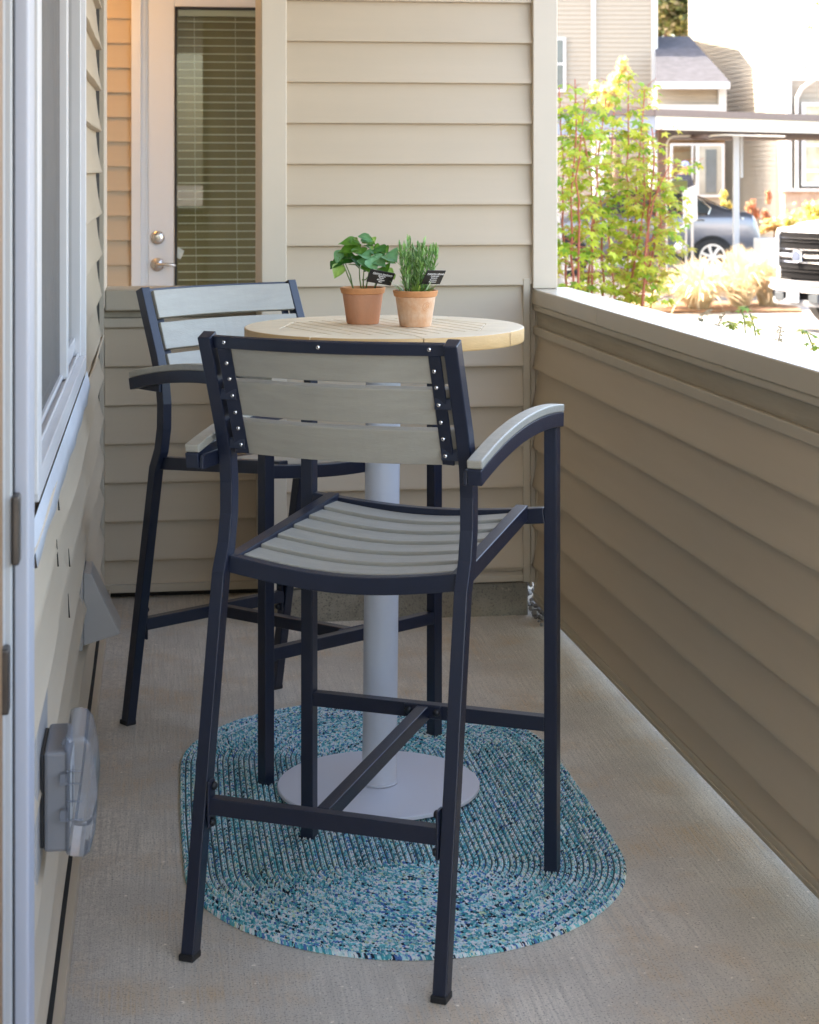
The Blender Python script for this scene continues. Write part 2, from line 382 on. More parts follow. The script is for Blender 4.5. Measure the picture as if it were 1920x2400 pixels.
rs = MB(); rs.box(.33,.3385,6.1,6.2,0,2.62); siding(rs, (.339, 6.12), (.339, BY + .02), (-1, 0), .06, 2.62, 1.814 - .128 * 14, .128, .014, .0005, 6, 8); P(rs.build('return_siding', M['siding'], smooth='auto', fix=False), tb)
po = MB(); po.box(1.177, 1.256, BY - .03, BY + .06, 1.0365, 2.62); P(po.build('corner_post', M['trim'], bev=.003), tb)
tcb = MB(); tcb.box(.36, 1.165, BY - .012, BY + .12, -.01, .104); tag(tcb.build('concrete_curb', M['curb'], bev=.006), 'stained low concrete curb under the far siding wall', 'curb')

# ---- left half wall in front of the door recess
th = thing('recess_half_wall', 'low beige siding wall with flat cap in front of the white door', 'wall', (.07, LY, 0))
sh = MB(); siding(sh, (-.172, LY), (.337, LY), (0, -1), .05, .895, .893 - .1275 * 7, .1275, .016, .0004, 8, 11); P(sh.build('siding', M['siding'], smooth='auto', fix=False), th)
P(MB().box(-.2, .337, LY - .018, LY + .01, .895, .926).build('channel_trim', M['captrim'], bev=.002), th)
P(MB().box(-.2, .337, LY - .012, LY + .1, .928, .951).build('apron_board', M['rough_wood'], bev=.001), th)
P(MB().box(-.172, .337, LY - .05, LY + .15, .952, 1.021).build('cap', M['captrim'], bev=.006), th)
P(MB().box(-.172, .337, LY - .013, LY, .022, .049).build('bottom_trim', M['captrim'], bev=.002), th)
P(MB().box(-.2, .337, LY + .002, LY + .12, .05, .926).build('wall_core', M['trim']), th)
P(MB().box(-.172, .337, LY + .03, LY + .05, 0, .02).build('base_gap', M['gap']), th)

# ---- right half wall (turned by about one degree)
tr_ = thing('patio_half_wall', 'long beige siding half wall with bright flat cap along the right side', 'wall', (0, 0, 0))
A = Vector((1.196, BY, 0)); Bp = Vector((1.196 + (BY + 3) * .0186, -3, 0))   # siding face line
dr = (Bp - A).normalized(); on = Vector((-dr.y, dr.x, 0)) * -1
if on.x > 0: on = -on
def rw(s_, off): # point at distance s_ from the far corner along the wall, off outward of the porch face (positive = into the porch)
    return A + dr * s_ + on * off
def bar(mb, s0, s1, o0, o1, z0, z1):
    a, b, c, d = rw(s0, o0), rw(s1, o0), rw(s1, o1), rw(s0, o1)
    return mb.prism([(a.x, a.y, z0), (b.x, b.y, z0), (c.x, c.y, z0), (d.x, d.y, z0)], (0, 0, z1 - z0))
sr = MB(); siding(sr, rw(0, 0)[:2], rw(6.4, 0)[:2], on[:2], .075, .888, .780 - .1255 * 7, .1255, .016, .0007, 70, 21)
P(sr.build('siding', M['siding'], smooth='auto', fix=False), tr_)
c_ = MB(); bar(c_, -.05, .80, .018, -.115, .985, 1.0355); bar(c_, .803, 6.4, .0195, -.117, .985, 1.0360); P(c_.build('cap', M['captop'], bev=.004), tr_)
P(bar(MB(), 0, 6.4, .014, -.10, .966, .9845).build('lip', M['captrim'], bev=.004), tr_)
P(bar(MB(), 0, 6.4, .002, -.09, .916, .9655).build('apron_board', M['rough_wood'], bev=.001), tr_)
P(bar(MB(), -.01, 6.4, .012, -.02, .888, .9155).build('channel_trim', M['captrim'], bev=.003), tr_)
b3 = MB(); bar(b3, .0, 6.4, .013, -.02, .042, .074); bar(b3, 0, 6.4, .017, -.02, .052, .058); P(b3.build('bottom_trim', M['captrim'], bev=.002), tr_)
P(bar(MB(), .0, 6.4, -.004, -.085, .05, .9155).build('wall_core', M['trim']), tr_)
P(bar(MB(), -.02, .012, .006, -.01, .06, .985).build('inside_corner', M['captrim'], bev=.002), tr_)

# gravel showing at the far right corner
gv = MB()
for i in range(420):
    x = R.uniform(1.172, 1.34); y = R.uniform(5.50, 6.2); r = R.uniform(.004, .013)
    gv.ball((x, y, r * .6 + max(0, (y - 5.6)) * .09 + R.uniform(0, .012)), r, 5, 4, (1, R.uniform(.7, 1.2), .8))
M['gravel'] = mat('dark_gravel', (.13, .12, .11), .8, var=.7, vscale=60, vcol=(.22, .20, .18))
tag(gv.build('gravel', M['gravel']), 'loose dark gravel spilling at the far right corner of the slab', 'gravel', kind='stuff')

# ---- door wall at the back of the recess
tdw = thing('recess_wall', 'warm lit siding wall at the back of the entry recess around the white door', 'wall', (0, DY, 0))
sw = MB(); siding(sw, (-.9, DY), (-.135, DY), (0, -1), 0, 2.62, 2.184 - .1256 * 18, .1256, .0125, .0003, 4, 12); P(sw.build('siding', M['siding'], smooth='auto', fix=False), tdw)
P(MB().box(-1.0, 1.25, DY + .12, DY + .5, -.4, 2.62).build('wall_core', M['room']), tdw)
P(MB().box(-1.02, -.9, LY, DY + .5, -.4, 2.62).build('side_return', M['siding']), tdw)
mbk = MB(); mbk.box(-.36, -.287, DY - .03, DY - .012, 1.99, 2.14); mbk.box(-.36, -.297, DY - .036, DY - .03, 2.0, 2.13); P(mbk.build('mounting_block', M['trim'], bev=.006), tdw)
P(MB().box(-.1, .80, DY + .002, DY + .11, 2.33, 2.62).box(.80,1.25,DY+.002,DY+.11,0,2.62).box(1.02, 1.25, 8.4, DY, 0, 2.62).build('header_and_daylight_block', M['siding']), tdw)  # last box: unseen side wall added to cut daylight in the recess
tdo = thing('entry_door', 'white entry door with full glass and closed blinds inside the recess', 'door', (.25, DY, 0))
jm = MB(); jm.box(-.134, -.085, DY - .03, DY + .11, 0, 2.38); jm.box(-.085, -.062, DY - .012, DY + .11, 0, 2.36); jm.box(-.062, -.05, DY + .0, DY + .11, 0, 2.35); jm.box(-.134, 1.0, DY - .03, DY + .11, 2.33, 2.39)
P(jm.build('door_frame', M['whitep'], bev=.003), tdo)
slb = MB(); slb.box(-.049, .086, DY + .004, DY + .05, .02, 2.33); slb.box(.086, .75, DY + .004, DY + .05, 2.25, 2.33); slb.box(.086, .75, DY + .004, DY + .05, .02, .30); slb.box(.62, .75, DY + .004, DY + .05, .30, 2.25)
P(slb.build('door_slab', M['whitep'], bev=.003), tdo)
gk = MB(); gk.box(.086, .097, DY - .004, DY + .02, .31, 2.25); gk.box(.086, .62, DY - .004, DY + .02, 2.238, 2.25); P(gk.build('glazing_gasket', M['dark']), tdo)
P(MB().box(.094, .62, DY + .008, DY + .013, .3, 2.245).build('glass_pane', M['door_glass']), tdo)
bl = MB()
for i in range(48):
    z = 2.175 - i * .0415
    if z < .32: break
    bl.prism([(.104, DY + .028, z), (.104, DY + .028, z + .0055), (.104, DY + .034, z + .004), (.104, DY + .034, z - .0015)], (.50, 0, 0))
for x in (.185, .395): bl.tube([(x, DY + .027, 2.22), (x + .006, DY + .027, 1.2), (x + .02, DY + .027, .32)], .0014, 5)
bl.box(.104, .60, DY + .026, DY + .06, 2.205, 2.236)
P(bl.build('blind', M['blind']), tdo)
P(MB().box(.09, .62, DY + .07, DY + .075, .3, 2.25).build('dim_interior', M['room']), tdo)
hw = MB(); hw.lathe([(.034, 0), (.034, .008), (.026, .014), (.015, .016), (.015, .026), (.001, .027)], (-.001, DY + .004, 1.068), 28, 'Y')
for i in range(len(hw.v)): x, y, z = hw.v[i]; hw.v[i] = (x, 2 * (DY + .004) - y, z)
P(hw.build('deadbolt', M['metal'], smooth='auto'), tdo)
hw = MB(); hw.lathe([(.034, 0), (.034, -.008), (.024, -.014), (.014, -.018), (.012, -.05), (.001, -.052)], (-.002, DY + .004, .93), 28, 'Y')
hw.tube([(0, DY - .042, .93), (.03, DY - .048, .932), (.075, DY - .046, .930), (.088, DY - .042, .926)], [.011, .0095, .009, .007], 10)
P(hw.build('handle', M['metal'], smooth='auto'), tdo)
stk = MB(); stk.prism([(.10, DY + .006, 1.02), (.135, DY + .006, 1.0), (.115, DY + .006, .955), (.098, DY + .006, .965)], (0, -.001, 0)); P(stk.build('sticker', mat('pale_sticker', (.62, .70, .66), .5, var=.2, vscale=60)), tdo)
tag(MB().box(-1.0, 1.36, 6.401, DY + .1, -.4, .0).build('landing', M['slab']), kind='structure')

# ---- roof over the porch and the house around it (casts the shade the porch lies in)
tc_ = thing('house', 'beige house body above and beside the shaded patio', 'house', (-4, 3, 0))
P(MB().box(-.44, 1.25, -.2, 6.2, 2.62, 2.70).box(-1.02, 1.42, 6.201, 9.86, 2.62, 2.70).build('porch_ceiling', M['ceiling']), tc_)
P(MB().box(1.21, 1.25, -.2, 9.3, 2.56, 2.619).build('header_beam', M['trim']), tc_)
P(MB().box(-9, -.44, -3, 6.04, -.4, 2.7).box(-9, -1.03, 6.05, 16, -.4, 2.7).box(-1.03, 1.25, 9.86, 24, -.4, 2.7).build('ground_floor', M['siding']), tc_)
P(MB().box(-9, -.5, -1.5, -.2, 2.71, 4.6).box(-9, 1.25, -.198, 24, 2.71, 4.6).build('upper_floor', M['siding']), tc_)
P(MB().prism([(-9.4, -.3, 4.61), (1.35, -.3, 4.61), (1.35, -.3, 4.75), (-3.8, -.3, 6.4), (-9.4, -.3, 4.75)], (0, 24.6, 0)).build('roof', mat('grey_shingle', (.13, .13, .14), .9, var=.4, vscale=6)), tc_)
# recess ceiling lamp, lit
tlm = thing('ceiling_lamp', 'small round warm lamp on the recess ceiling above the entry door', 'lamp', (-.62, 8.75, 2.62))
P(MB().lathe([(.12, 2.619), (.12, 2.60), (.11, 2.59)], (-.62, 8.75, 0), 32).build('lamp_base', M['metal']), tlm)
P(MB().lathe([(.105, 2.589), (.10, 2.56), (.07, 2.535), (.002, 2.525)], (-.62, 8.75, 0), 32).build('lamp_shade', mat('lit_lamp_glass', (.9, .8, .6), .4, emit=((1, .55, .2), 6)), smooth=True), tlm)
pl = D.lights.new('lamp_light', 'POINT'); pl.energy = .4; pl.color = (1, .42, .09); pl.shadow_soft_size = .08
plo = D.objects.new('lamp_light', pl); COL.objects.link(plo); plo.location = (-.62, 8.75, 2.46)

# ---- dryer vent hood on left wall
tv = thing('vent_hood', 'beige plastic wall vent hood low on the left siding wall', 'vent', (-.17, 4.36, .3))
P(MB().box(-.192, -.181, 4.26, 4.44, .32, .54).build('shadow_gap', M['gap']), tv)
P(MB().box(-.181, -.172, 4.25, 4.46, .30, .53).build('back_plate', M['plastic'], bev=.002), tv)
vh = MB(); Y0, Y1 = 4.30, 4.435
vh.prism([(-.172, Y0, .470), (-.155, Y0, .468), (-.087, Y0, .325), (-.172, Y0, .300)], (0, Y1 - Y0, 0)); P(vh.build('hood', M['plastic'], bev=.002), tv)

# ---- outdoor outlet with clear cover
to = thing('outlet_cover', 'grey outdoor outlet box with clear bubble cover low on the left wall', 'outlet', (-.17, 2.72, .5))
P(MB().box(-.183, -.168, 2.60, 2.84, .40, .63).build('mounting_plate', M['plastic'], bev=.004), to)
P(MB().box(-.168, -.162, 2.655, 2.785, .435, .57).build('gasket', M['dark'], bev=.002), to)
P(MB().box(-.162, -.127, 2.65, 2.79, .43, .575).build('box', M['plastic_dk'], bev=.005), to)
cv = MB(); cv.prism([(x, 2.645, z) for x, z in [(-.132, .425), (-.132, .597), (-.106, .597), (-.097, .583), (-.0895, .55), (-.0865, .51), (-.089, .46), (-.097, .428), (-.106, .42)]], (0, .15, 0))
P(cv.build('clear_cover', M['clear'], bev=.007), to)
rb = MB(); rb.box(-.1262, -.1245, 2.665, 2.775, .46, .55); P(rb.build('outlet_face', mat('outlet_face', (.62, .60, .55), .4), bev=.004), to)
rb = MB(); rb.box(-.1244, -.1238, 2.70, 2.728, .478, .53); P(rb.build('outlet_slot', M['dark']), to)
rb = MB()
for z in (.478, .505, .53, .548): rb.tube([(-.13, 2.644, z), (-.108, 2.643, z)], .0016, 6)
for z in (.486, .538): rb.box(-.139, -.128, 2.637, 2.652, z - .008, z + .008)
rb.tube([(-.137, 2.66, .58), (-.131, 2.66, .592), (-.123, 2.66, .585)], .003, 6)
P(rb.build('cover_rib', M['clear'], bev=.001), to)

# ================================================================== BAR CHAIR
def stile_path(x, xf):
    pts = [(0, 0), (.122, .665), (.145, .715), (.156, .77), (.157, .83), (.150, .885), (.13, .945), (.062, 1.112)]
    return [(xf + (x - xf) * min(1, z / .4), y, z) for y, z in pts]
def make_chair():
    r = thing('bar_chair', 'x', 'bar chair')
    fm = M['frame']
    for s in (-1, 1):
        # rear leg: from foot to back top
        MB().sweep(stile_path(s * .236, s * .238), .0128, .0145, (1, 0, 0)).build('rear_leg', fm, r, bev=.002)
        mb = MB(); mb.sweep([(s * .265, .604, .004), (s * .265, .604, .925)], .0135, .0145, (1, 0, 0)); mb.box(s * .265 - .0145, s * .265 + .0145, .589, .619, 0, .012)
        mb.build('front_leg', fm, r, bev=.002)
        # foot caps
        MB().box(s * .238 - .0145, s * .238 + .0145, -.018, .016, 0, .012).build('foot_cap', M['dark'], r, bev=.002)
        # arm: connector + curved tube + pad
        mb = MB(); mb.box(min(s * .2505, s * .2585), max(s * .2505, s * .2585), .078, .166, .862, .890)
        def az(y): t = (y - .075) / .542; return .877 + t * .033 + .096 * t * (1 - t)
        arc = [(s * .2725, y, az(y)) for y in np.linspace(.075, .6185, 16)]
        mb.sweep(arc, .0132, .0145, (1, 0, 0))
        mb.build('arm_frame', fm, r, bev=.002)
        pd = [(x, y, z + .0228) for x, y, z in arc]
        MB().sweep(pd, .0142, .0078, (1, 0, 0)).build('armrest', M['slat'], r, bev=.0025)
        # seat side rail
        MB().sweep([(s * .222, .135, .680), (s * .213, .37, .701), (s * .205, .595, .722)], .0128, .0155, (1, 0, 0)).build('seat_side_rail', fm, r, bev=.002)
    N = 17
    def sag(x, amt, w): return -amt * math.cos(x / w * math.pi / 2)
    mb = MB(); mb.sweep([(x, .140, .681 + sag(x, .022, .223)) for x in np.linspace(-.224, .224, N)], .0125, .0158, (0, 1, 0)); mb.build('seat_rear_rail', fm, r, bev=.002)
    mb = MB(); mb.sweep([(x, .600, .719 + sag(x, .017, .252)) for x in np.linspace(-.252, .252, N)], .0125, .0155, (0, 1, 0)); mb.build('seat_front_rail', fm, r, bev=.002)
    # seat slats
    mb = MB(); ns = 6; y0, y1 = .155, .586; pw = (y1 - y0) / ns
    for i in range(ns):
        yc = y0 + pw * (i + .5); t = (yc - .14) / .46; zb = .681 + (.719 - .681) * t; hw_ = .209 - .014 * t
        mb.sweep([(x, yc, zb + .0055 + sag(x, .021, .222)) for x in np.linspace(-hw_, hw_, N)], pw / 2 - .0028, .0065, (0, 1, 0))
    mb.build('seat', M['slat'], r, bev=.002)
    # back: tilted frame, slats bowed backwards
    def bk(x, z, off=0):
        t = (z - .885) / (1.112 - .885); y = .150 + (.062 - .150) * t
        return (x, y - .032 * math.cos(x / .21 * math.pi / 2) + off, z)
    n3 = Vector((0, -.088, .227)).normalized()
    mb = MB(); mb.sweep([Vector(bk(x, 1.0995, -.004)) for x in np.linspace(-.223, .223, N)], .0118, .0045, n3); mb.build('back_top_rail', fm, r, bev=.0015)
    mb = MB()
    for s in (-1, 1):
        mb = MB(); mb.sweep([Vector(bk(s * .2025, z, -.004)) for z in (.886, 1.0875)], .0125, .0022, (1, s * -.25, 0))
        for z in (.905, 1.0): mb.box(s * .208 - .016, s * .208 + .016, bk(0.19, z)[1] - .006, bk(.19, z)[1] + .002, z - .01, z + .01)
        mb.build('slat_bracket', fm, r, bev=.001)
    mb = MB()
    for (za, zb) in ((.884, .9535), (.9595, 1.0295), (1.0355, 1.1085)):
        zc = (za + zb) / 2
        mb.sweep([Vector(bk(x, zc, .0105)) for x in np.linspace(-.2195, .2195, N)], (zb - za) / 2, .0075, n3)
    mb.build('backrest', M['slat'], r, bev=.002)
    for p in [bk(s * .200, z, -.0085) for s in (-1, 1) for z in (.903, .935, .966, .998, 1.030, 1.060)] + [bk(x, 1.0995, -.0105) for x in (-.197, 0, .197)]:
        sc_ = MB().ball(p, .0042, 8, 6, (1, .7, 1)).build('screw', M['steel'], r, smooth=True)
        ph_ = MB(); q = p[1] - .0031; ph_.box(p[0] - .0004, p[0] + .0004, q - .0004, q, p[2] - .0018, p[2] + .0018); ph_.box(p[0] - .0018, p[0] + .0018, q - .0006, q, p[2] - .0004, p[2] + .0004)
        ph_.build('slot', M['dark'], sc_)
    # stretchers
    MB().sweep([(-.222, .047, .262), (.222, .047, .262)], .0125, .015, (0, 1, 0)).build('rear_stretcher', fm, r, bev=.0015)
    MB().sweep([(-.2515, .604, .300), (.2515, .604, .300)], .0125, .0145, (0, 1, 0)).build('front_stretcher', fm, r, bev=.0015)
    MB().sweep([(-.005, .0595, .263), (-.005, .5915, .299)], .0125, .0142, (1, 0, 0)).build('centre_stretcher', fm, r, bev=.0015)
    for s in (-1, 1): MB().box(min(s * .2155, s * .2215), max(s * .2155, s * .2215), .032, .058, .222, .308).build('bolt_plate', fm, r, bev=.003)
    MB().box(-.045, .035, .5855, .591, .288, .316).build('bolt_plate', fm, r, bev=.003)
    for s in (-1, 1):
        for z in (.2335, .2965): MB().ball((s * .2135, .044 + (z - .262) * .1, z), .0078, 10, 8, (.8, 1, 1)).build('bolt', M['dark'], r, smooth=True)
    for x in (-.035, .026): MB().ball((x, .5838, .302), .0078, 10, 8, (1, .8, 1)).build('bolt', M['dark'], r, smooth=True)
    return r
def copy_tree(o, parent=None):
    c = o.copy(); COL.objects.link(c); c.parent = parent
    for ch in list(o.children): copy_tree(ch, c)
    return c
ch1 = make_chair(); ch1['group'] = 'bar chairs at the round table'
def place(c, RL, RR, FL_, FR_):
    m = Vector(((RL[0] + RR[0]) / 2, (RL[1] + RR[1]) / 2, 0)); n_ = Vector(((FL_[0] + FR_[0]) / 2, (FL_[1] + FR_[1]) / 2, 0)); f_ = n_ - m
    c.location = m; c.rotation_euler = (0, 0, math.atan2(f_.y, f_.x) - math.pi / 2)
place(ch1, (.059, 3.28), (.476, 3.036), (.318, 3.834), (.787, 3.557))
ch1['label'] = 'near dark bar chair seen from behind, backrest screws showing, drawn up to the round table'
ch2 = copy_tree(ch1); place(ch2, (-.08, 4.683), (.322, 4.935), (.23, 4.184), (.675, 4.472))
ch2['label'] = 'far dark bar chair beyond the table facing the camera, pale grey slats'

# ================================================================== TABLE
TX, TY = .4955, 4.08; TZ = 1.058; RZ = .0115
tt = thing('round_table', 'tall round pedestal table with slatted wooden top and grey metal column', 'table', (TX, TY, 0))
P(MB().lathe([(.226, RZ + .002), (.229, RZ + .004), (.229, RZ + .010), (.227, RZ + .012)], (TX, TY, 0), 96).build('base_plate', M['basep'], smooth='auto'), tt)
P(MB().tube([(TX + .002, TY, RZ + .0127), (TX + .012, TY, 1.02)], .0392, 64).build('column', M['column'], smooth='auto'), tt)
P(MB().lathe([(.0405, RZ + .0126), (.0420, RZ + .0136), (.0420, RZ + .0160), (.0400, RZ + .0175)], (TX + .002, TY, 0), 64).build('weld_collar', M['column'], smooth='auto'), tt)
TX += .0135
P(MB().lathe([(.13, 1.018), (.13, 1.0265)], (TX + .06, TY, 0), 48).build('mounting_plate', M['plastic_dk'], smooth='auto'), tt)
TM = Matrix.Translation((TX, TY, 0)) @ Matrix.Rotation(math.radians(-69), 4, 'Z')
TR = .316
def arcp(a): return (TR * math.cos(a), TR * math.sin(a))
M['wood'] = mat('pale_teak', (.86, .71, .50), .42, var=.16, vscale=6, stretch=(1, 10, 6), bump=.3, bscale=50)
M['woodedge'] = mat('teak_edge_orange', (.66, .42, .19), .5, var=.3, vscale=7, vcol=(.52, .31, .13), stretch=(1, 1, 5), bump=.3, bscale=90)  # edge colour deeper and more orange than the top
# outer ring of four boards round an inner octagon of slats
IR = .2245; NG = 8; off = math.radians(77); ring = MB(TM); edge = MB(TM); cr = .0014
inner = [(IR / math.cos(math.pi / NG) * math.cos(off + 2 * math.pi * i / NG), IR / math.cos(math.pi / NG) * math.sin(off + 2 * math.pi * i / NG)) for i in range(NG)]
for i in range(NG):
    a0 = off + 2 * math.pi * i / NG + cr / TR; a1 = off + 2 * math.pi * (i + 1) / NG - cr / TR
    q0 = Vector((*inner[i], 0)); q1 = Vector((*inner[(i + 1) % NG], 0)); dd = (q1 - q0).normalized() * cr
    pts = [q0 + dd] + [Vector((*arcp(a0 + (a1 - a0) * k / 16), 0)) * .996 for k in range(17)] + [q1 - dd]
    ring.prism([(p.x, p.y, TZ - .03) for p in pts], (0, 0, .03))
P(ring.build('top_ring', M['wood'], bev=.0012), tt)
for i in range(NG):
    a0 = off + 2 * math.pi * i / NG + cr / TR; a1 = off + 2 * math.pi * (i + 1) / NG - cr / TR; v = []; 
    for k in range(25):
        a = a0 + (a1 - a0) * k / 24
        for (rr_, z) in ((.9965, TZ - .0318), (1.0, TZ - .0305), (1.0015, TZ - .028), (1.0015, TZ - .003), (1.0, TZ - .001), (.9965, TZ - .0004)): v.append((TR * rr_ * math.cos(a), TR * rr_ * math.sin(a), z))
    edge.add(v, [(k * 6 + j, k * 6 + j + 1, (k + 1) * 6 + j + 1, (k + 1) * 6 + j) for k in range(24) for j in range(5)])
P(edge.build('top_edge', M['woodedge'], smooth='auto'), tt)
def clip(poly, yv, keep_above):
    out = []
    for i in range(len(poly)):
        a, b = poly[i], poly[(i + 1) % len(poly)]
        ina = (a[1] >= yv) == keep_above; inb = (b[1] >= yv) == keep_above
        if ina: out.append(a)
        if ina != inb:
            t = (yv - a[1]) / (b[1] - a[1]); out.append((a[0] + (b[0] - a[0]) * t, yv))
    return out
sl_ = MB(TM); isc = [(x * .992, y * .992) for x, y in inner]; ymax = max(p[1] for p in isc); NS = 13
for i in range(NS):
    ya = -ymax + 2 * ymax * i / NS + .0026; yb = -ymax + 2 * ymax * (i + 1) / NS - .0026
    pg = clip(clip(isc, ya, True), yb, False)
    if len(pg) > 2: sl_.prism([(p[0], p[1], TZ - .028) for p in pg], (0, 0, .0275))
P(sl_.build('top_slats', M['wood'], bev=.0012), tt)
P(MB().lathe([(.245, TZ - .034), (.245, TZ - .0305)], (TX, TY, 0), 48).build('underframe', M['dark']), tt)

# ================================================================== RUG
def make_rug():
    cx, cy = .500, 3.985; core_h = .335; RW = .0124; nrow = int(.450 / RW)
    rg = random.Random(5)
    pal = [((.60, .66, .67), 5), ((.42, .53, .54), 4), ((.08, .30, .34), 6), ((.03, .20, .25), 4), ((.015, .02, .035), 3), ((.06, .13, .32), 3), ((.45, .52, .36), 2.2), ((.30, .45, .52), 4), ((.13, .38, .40), 3), ((.62, .57, .66), 2)]
    bag = [p for p, w_ in pal for _ in range(int(w_ * 2))]
    V = []; F = []; Cc = []
    def pos(r, s_):
        per = 4 * core_h + 2 * math.pi * r; s_ %= per; L = 2 * core_h
        if s_ < L: return (r, -core_h + s_), (0, 1), (1, 0)
        s_ -= L
        if s_ < math.pi * r:
            a = s_ / r; return (r * math.cos(a), core_h + r * math.sin(a)), (-math.sin(a), math.cos(a)), (math.cos(a), math.sin(a))
        s_ -= math.pi * r
        if s_ < L: return (-r, core_h - s_), (0, -1), (-1, 0)
        s_ -= L; a = math.pi + s_ / r
        return (r * math.cos(a), -core_h + r * math.sin(a)), (-math.sin(a), math.cos(a)), (math.cos(a), math.sin(a))
    for k in range(nrow):
        r = RW * (k + .5); last = k == nrow - 1
        per = 4 * core_h + 2 * math.pi * r; n_ = int(per / .0062); pt = per / n_; shift = rg.uniform(0, pt); rowq = rg.uniform(.82, 1.18); strand = [rg.choice(bag) for _ in range(3)]
        for side in (-1, 1):
            for i in range(n_):
                if rg.random() < .32: strand[i % 3] = rg.choice(bag)
                base = strand[i % 3]
                if rg.random() < .45: base = rg.choice(bag)
                s0 = shift + (i + (.5 if side > 0 else 0)) * pt
                z0 = rg.uniform(-.0006, .0006)
                nb = len(V)
                if last and side > 0: us = [(-.1, .62), (.35, 1.0), (.72, .86), (.98, .5), (1.02, .12)]
                else: us = [(-.08, .55), (.28, 1.0), (.62, .85), (.90, .0)]
                for (u, h) in us:
                    off_ = side * u * RW * .5; slant = u * pt * .95
                    for (wv, hh) in ((-.56, .55), (-.18, 1.0), (.22, 1.0), (.56, .55)):
                        (x, y), t_, n2 = pos(r, s0 + slant + wv * pt * .98); x += n2[0] * off_; y += n2[1] * off_; x *= .962 + .05 * math.cos(math.pi / 2 * min(1, abs(y) / .8)); y *= 1.004
                        z = .0094 * (.12 + .88 * h * (.6 + .4 * hh)) * (1 if not (last and side > 0) else h / 1.0 * 1.0) + z0
                        V.append((cx + x, cy + y, max(.0006, z)))
                for a in range(len(us) - 1):
                    for b in range(3):
                        F.append((nb + a * 4 + b, nb + a * 4 + b + 1, nb + a * 4 + 4 + b + 1, nb + a * 4 + 4 + b))
                        q = rg.uniform(.75, 1.15) * rowq; c = base if rg.random() < .78 else rg.choice(bag)
                        Cc.append((min(.88, c[0] * q * 1.6), min(.88, c[1] * q * 1.7), min(.88, c[2] * q * 1.65)))
    me = D.meshes.new('braided_rug'); me.from_pydata(V, [], F)
    ca = me.color_attributes.new('tone', 'FLOAT_COLOR', 'CORNER'); arr = np.ones((len(F), 4, 4), np.float32); arr[:, :, :3] = np.array(Cc, np.float32)[:, None, :]
    ca.data.foreach_set('color', arr.ravel()); me.shade_smooth()
    m = mat('braided_yarn', (.3, .4, .4), .9, attr=True, var=.25, vscale=300, bump=.5, bscale=900, spec=.2)
    # blend neighbouring yarn colours per strand
    me.materials.append(m)
    root = thing('braided_rug', 'oval braided rug in teal, blue and cream yarn under the table', 'rug', (cx, cy, 0))
    o = D.objects.new('braid', me); COL.objects.link(o); P(o, root)
    bb = MB(); pts = []
    for i in range(96):
        per = 4 * core_h + 2 * math.pi * (nrow * RW - .004); (x, y), _, _ = pos(nrow * RW - .004, per * i / 96); pts.append((cx + x * (.962 + .05 * math.cos(math.pi / 2 * min(1, abs(y) / .8))), cy + y, .0008))
    bb.prism(pts, (0, 0, .0035)); P(bb.build('backing', mat('rug_backing', (.05, .09, .10), .95)), root)
make_rug()

# ================================================================== POTTED HERBS
def leaf(mb, base, tip, up, width, col, cup=.25, droop=.15, nu=7, nv=4, wavy=0, shape=None):
    base = Vector(base); tip = Vector(tip); ax = tip - base; L = ax.length; ax.normalize(); up = Vector(up); side = ax.cross(up).normalized(); up = side.cross(ax).normalized()
    vs_ = []
    for i in range(nu + 1):
        t = i / nu
        wd = (math.sin(math.pi * min(1, t ** .68)) ** 1.05 * 1.12 if shape is None else shape(t)) * width / 2
        wd = max(wd, .0002)
        for j in range(nv + 1):
            s_ = -1 + 2 * j / nv
            h = cup * abs(s_) ** 1.6 * wd - cup * .5 * wd * (1 - s_ * s_) * 0 + up_bulge * wd * math.cos(s_ * math.pi) * .12
            vs_.append(base + ax * (L * t) + side * (wd * s_) + up * (h - droop * L * t * t + wavy * math.sin(t * 11 + s_ * 3) * width))
    n1 = nv + 1
    fs = [(i * n1 + j, i * n1 + j + 1, (i + 1) * n1 + j + 1, (i + 1) * n1 + j) for i in range(nu) for j in range(nv)]
    for f_ in fs:
        pass
    n = len(mb.v); mb.add(vs_, fs)
    for f_ in fs:
        q = 1.0 + (.12 if (f_[0] % n1) in (1, 2) else 0); mb.c.append((col[0] * q, col[1] * q, col[2] * q))
up_bulge = 1
M['terra'] = mat('terracotta', (.56, .24, .12), .85, var=.3, vscale=14, vcol=(.47, .235, .14), bump=.5, bscale=120, stretch=(1, 1, .5))
M['terra_rim'] = mat('terracotta_rim', (.62, .27, .11), .85, var=.2, vscale=25, bump=.5, bscale=120)
M['terra_pale'] = mat('chalky_terracotta', (.68, .50, .36), .9, var=.35, vscale=22, vcol=(.60, .30, .15), bump=.6, bscale=140)
M['stem'] = mat('green_stem', (.12, .19, .05), .6)
M['basil'] = mat('basil_leaf', (.1, .3, .03), .38, attr=True, var=.2, vscale=90, trans=.25, bump=.3, bscale=120)
M['rosem'] = mat('rosemary_leaf', (.1, .3, .03), .5, attr=True, trans=.2)
M['tagm'] = mat('black_slate_tag', (.016, .015, .014), .5)
M['chalk'] = mat('white_lettering', (.85, .85, .85), .6)
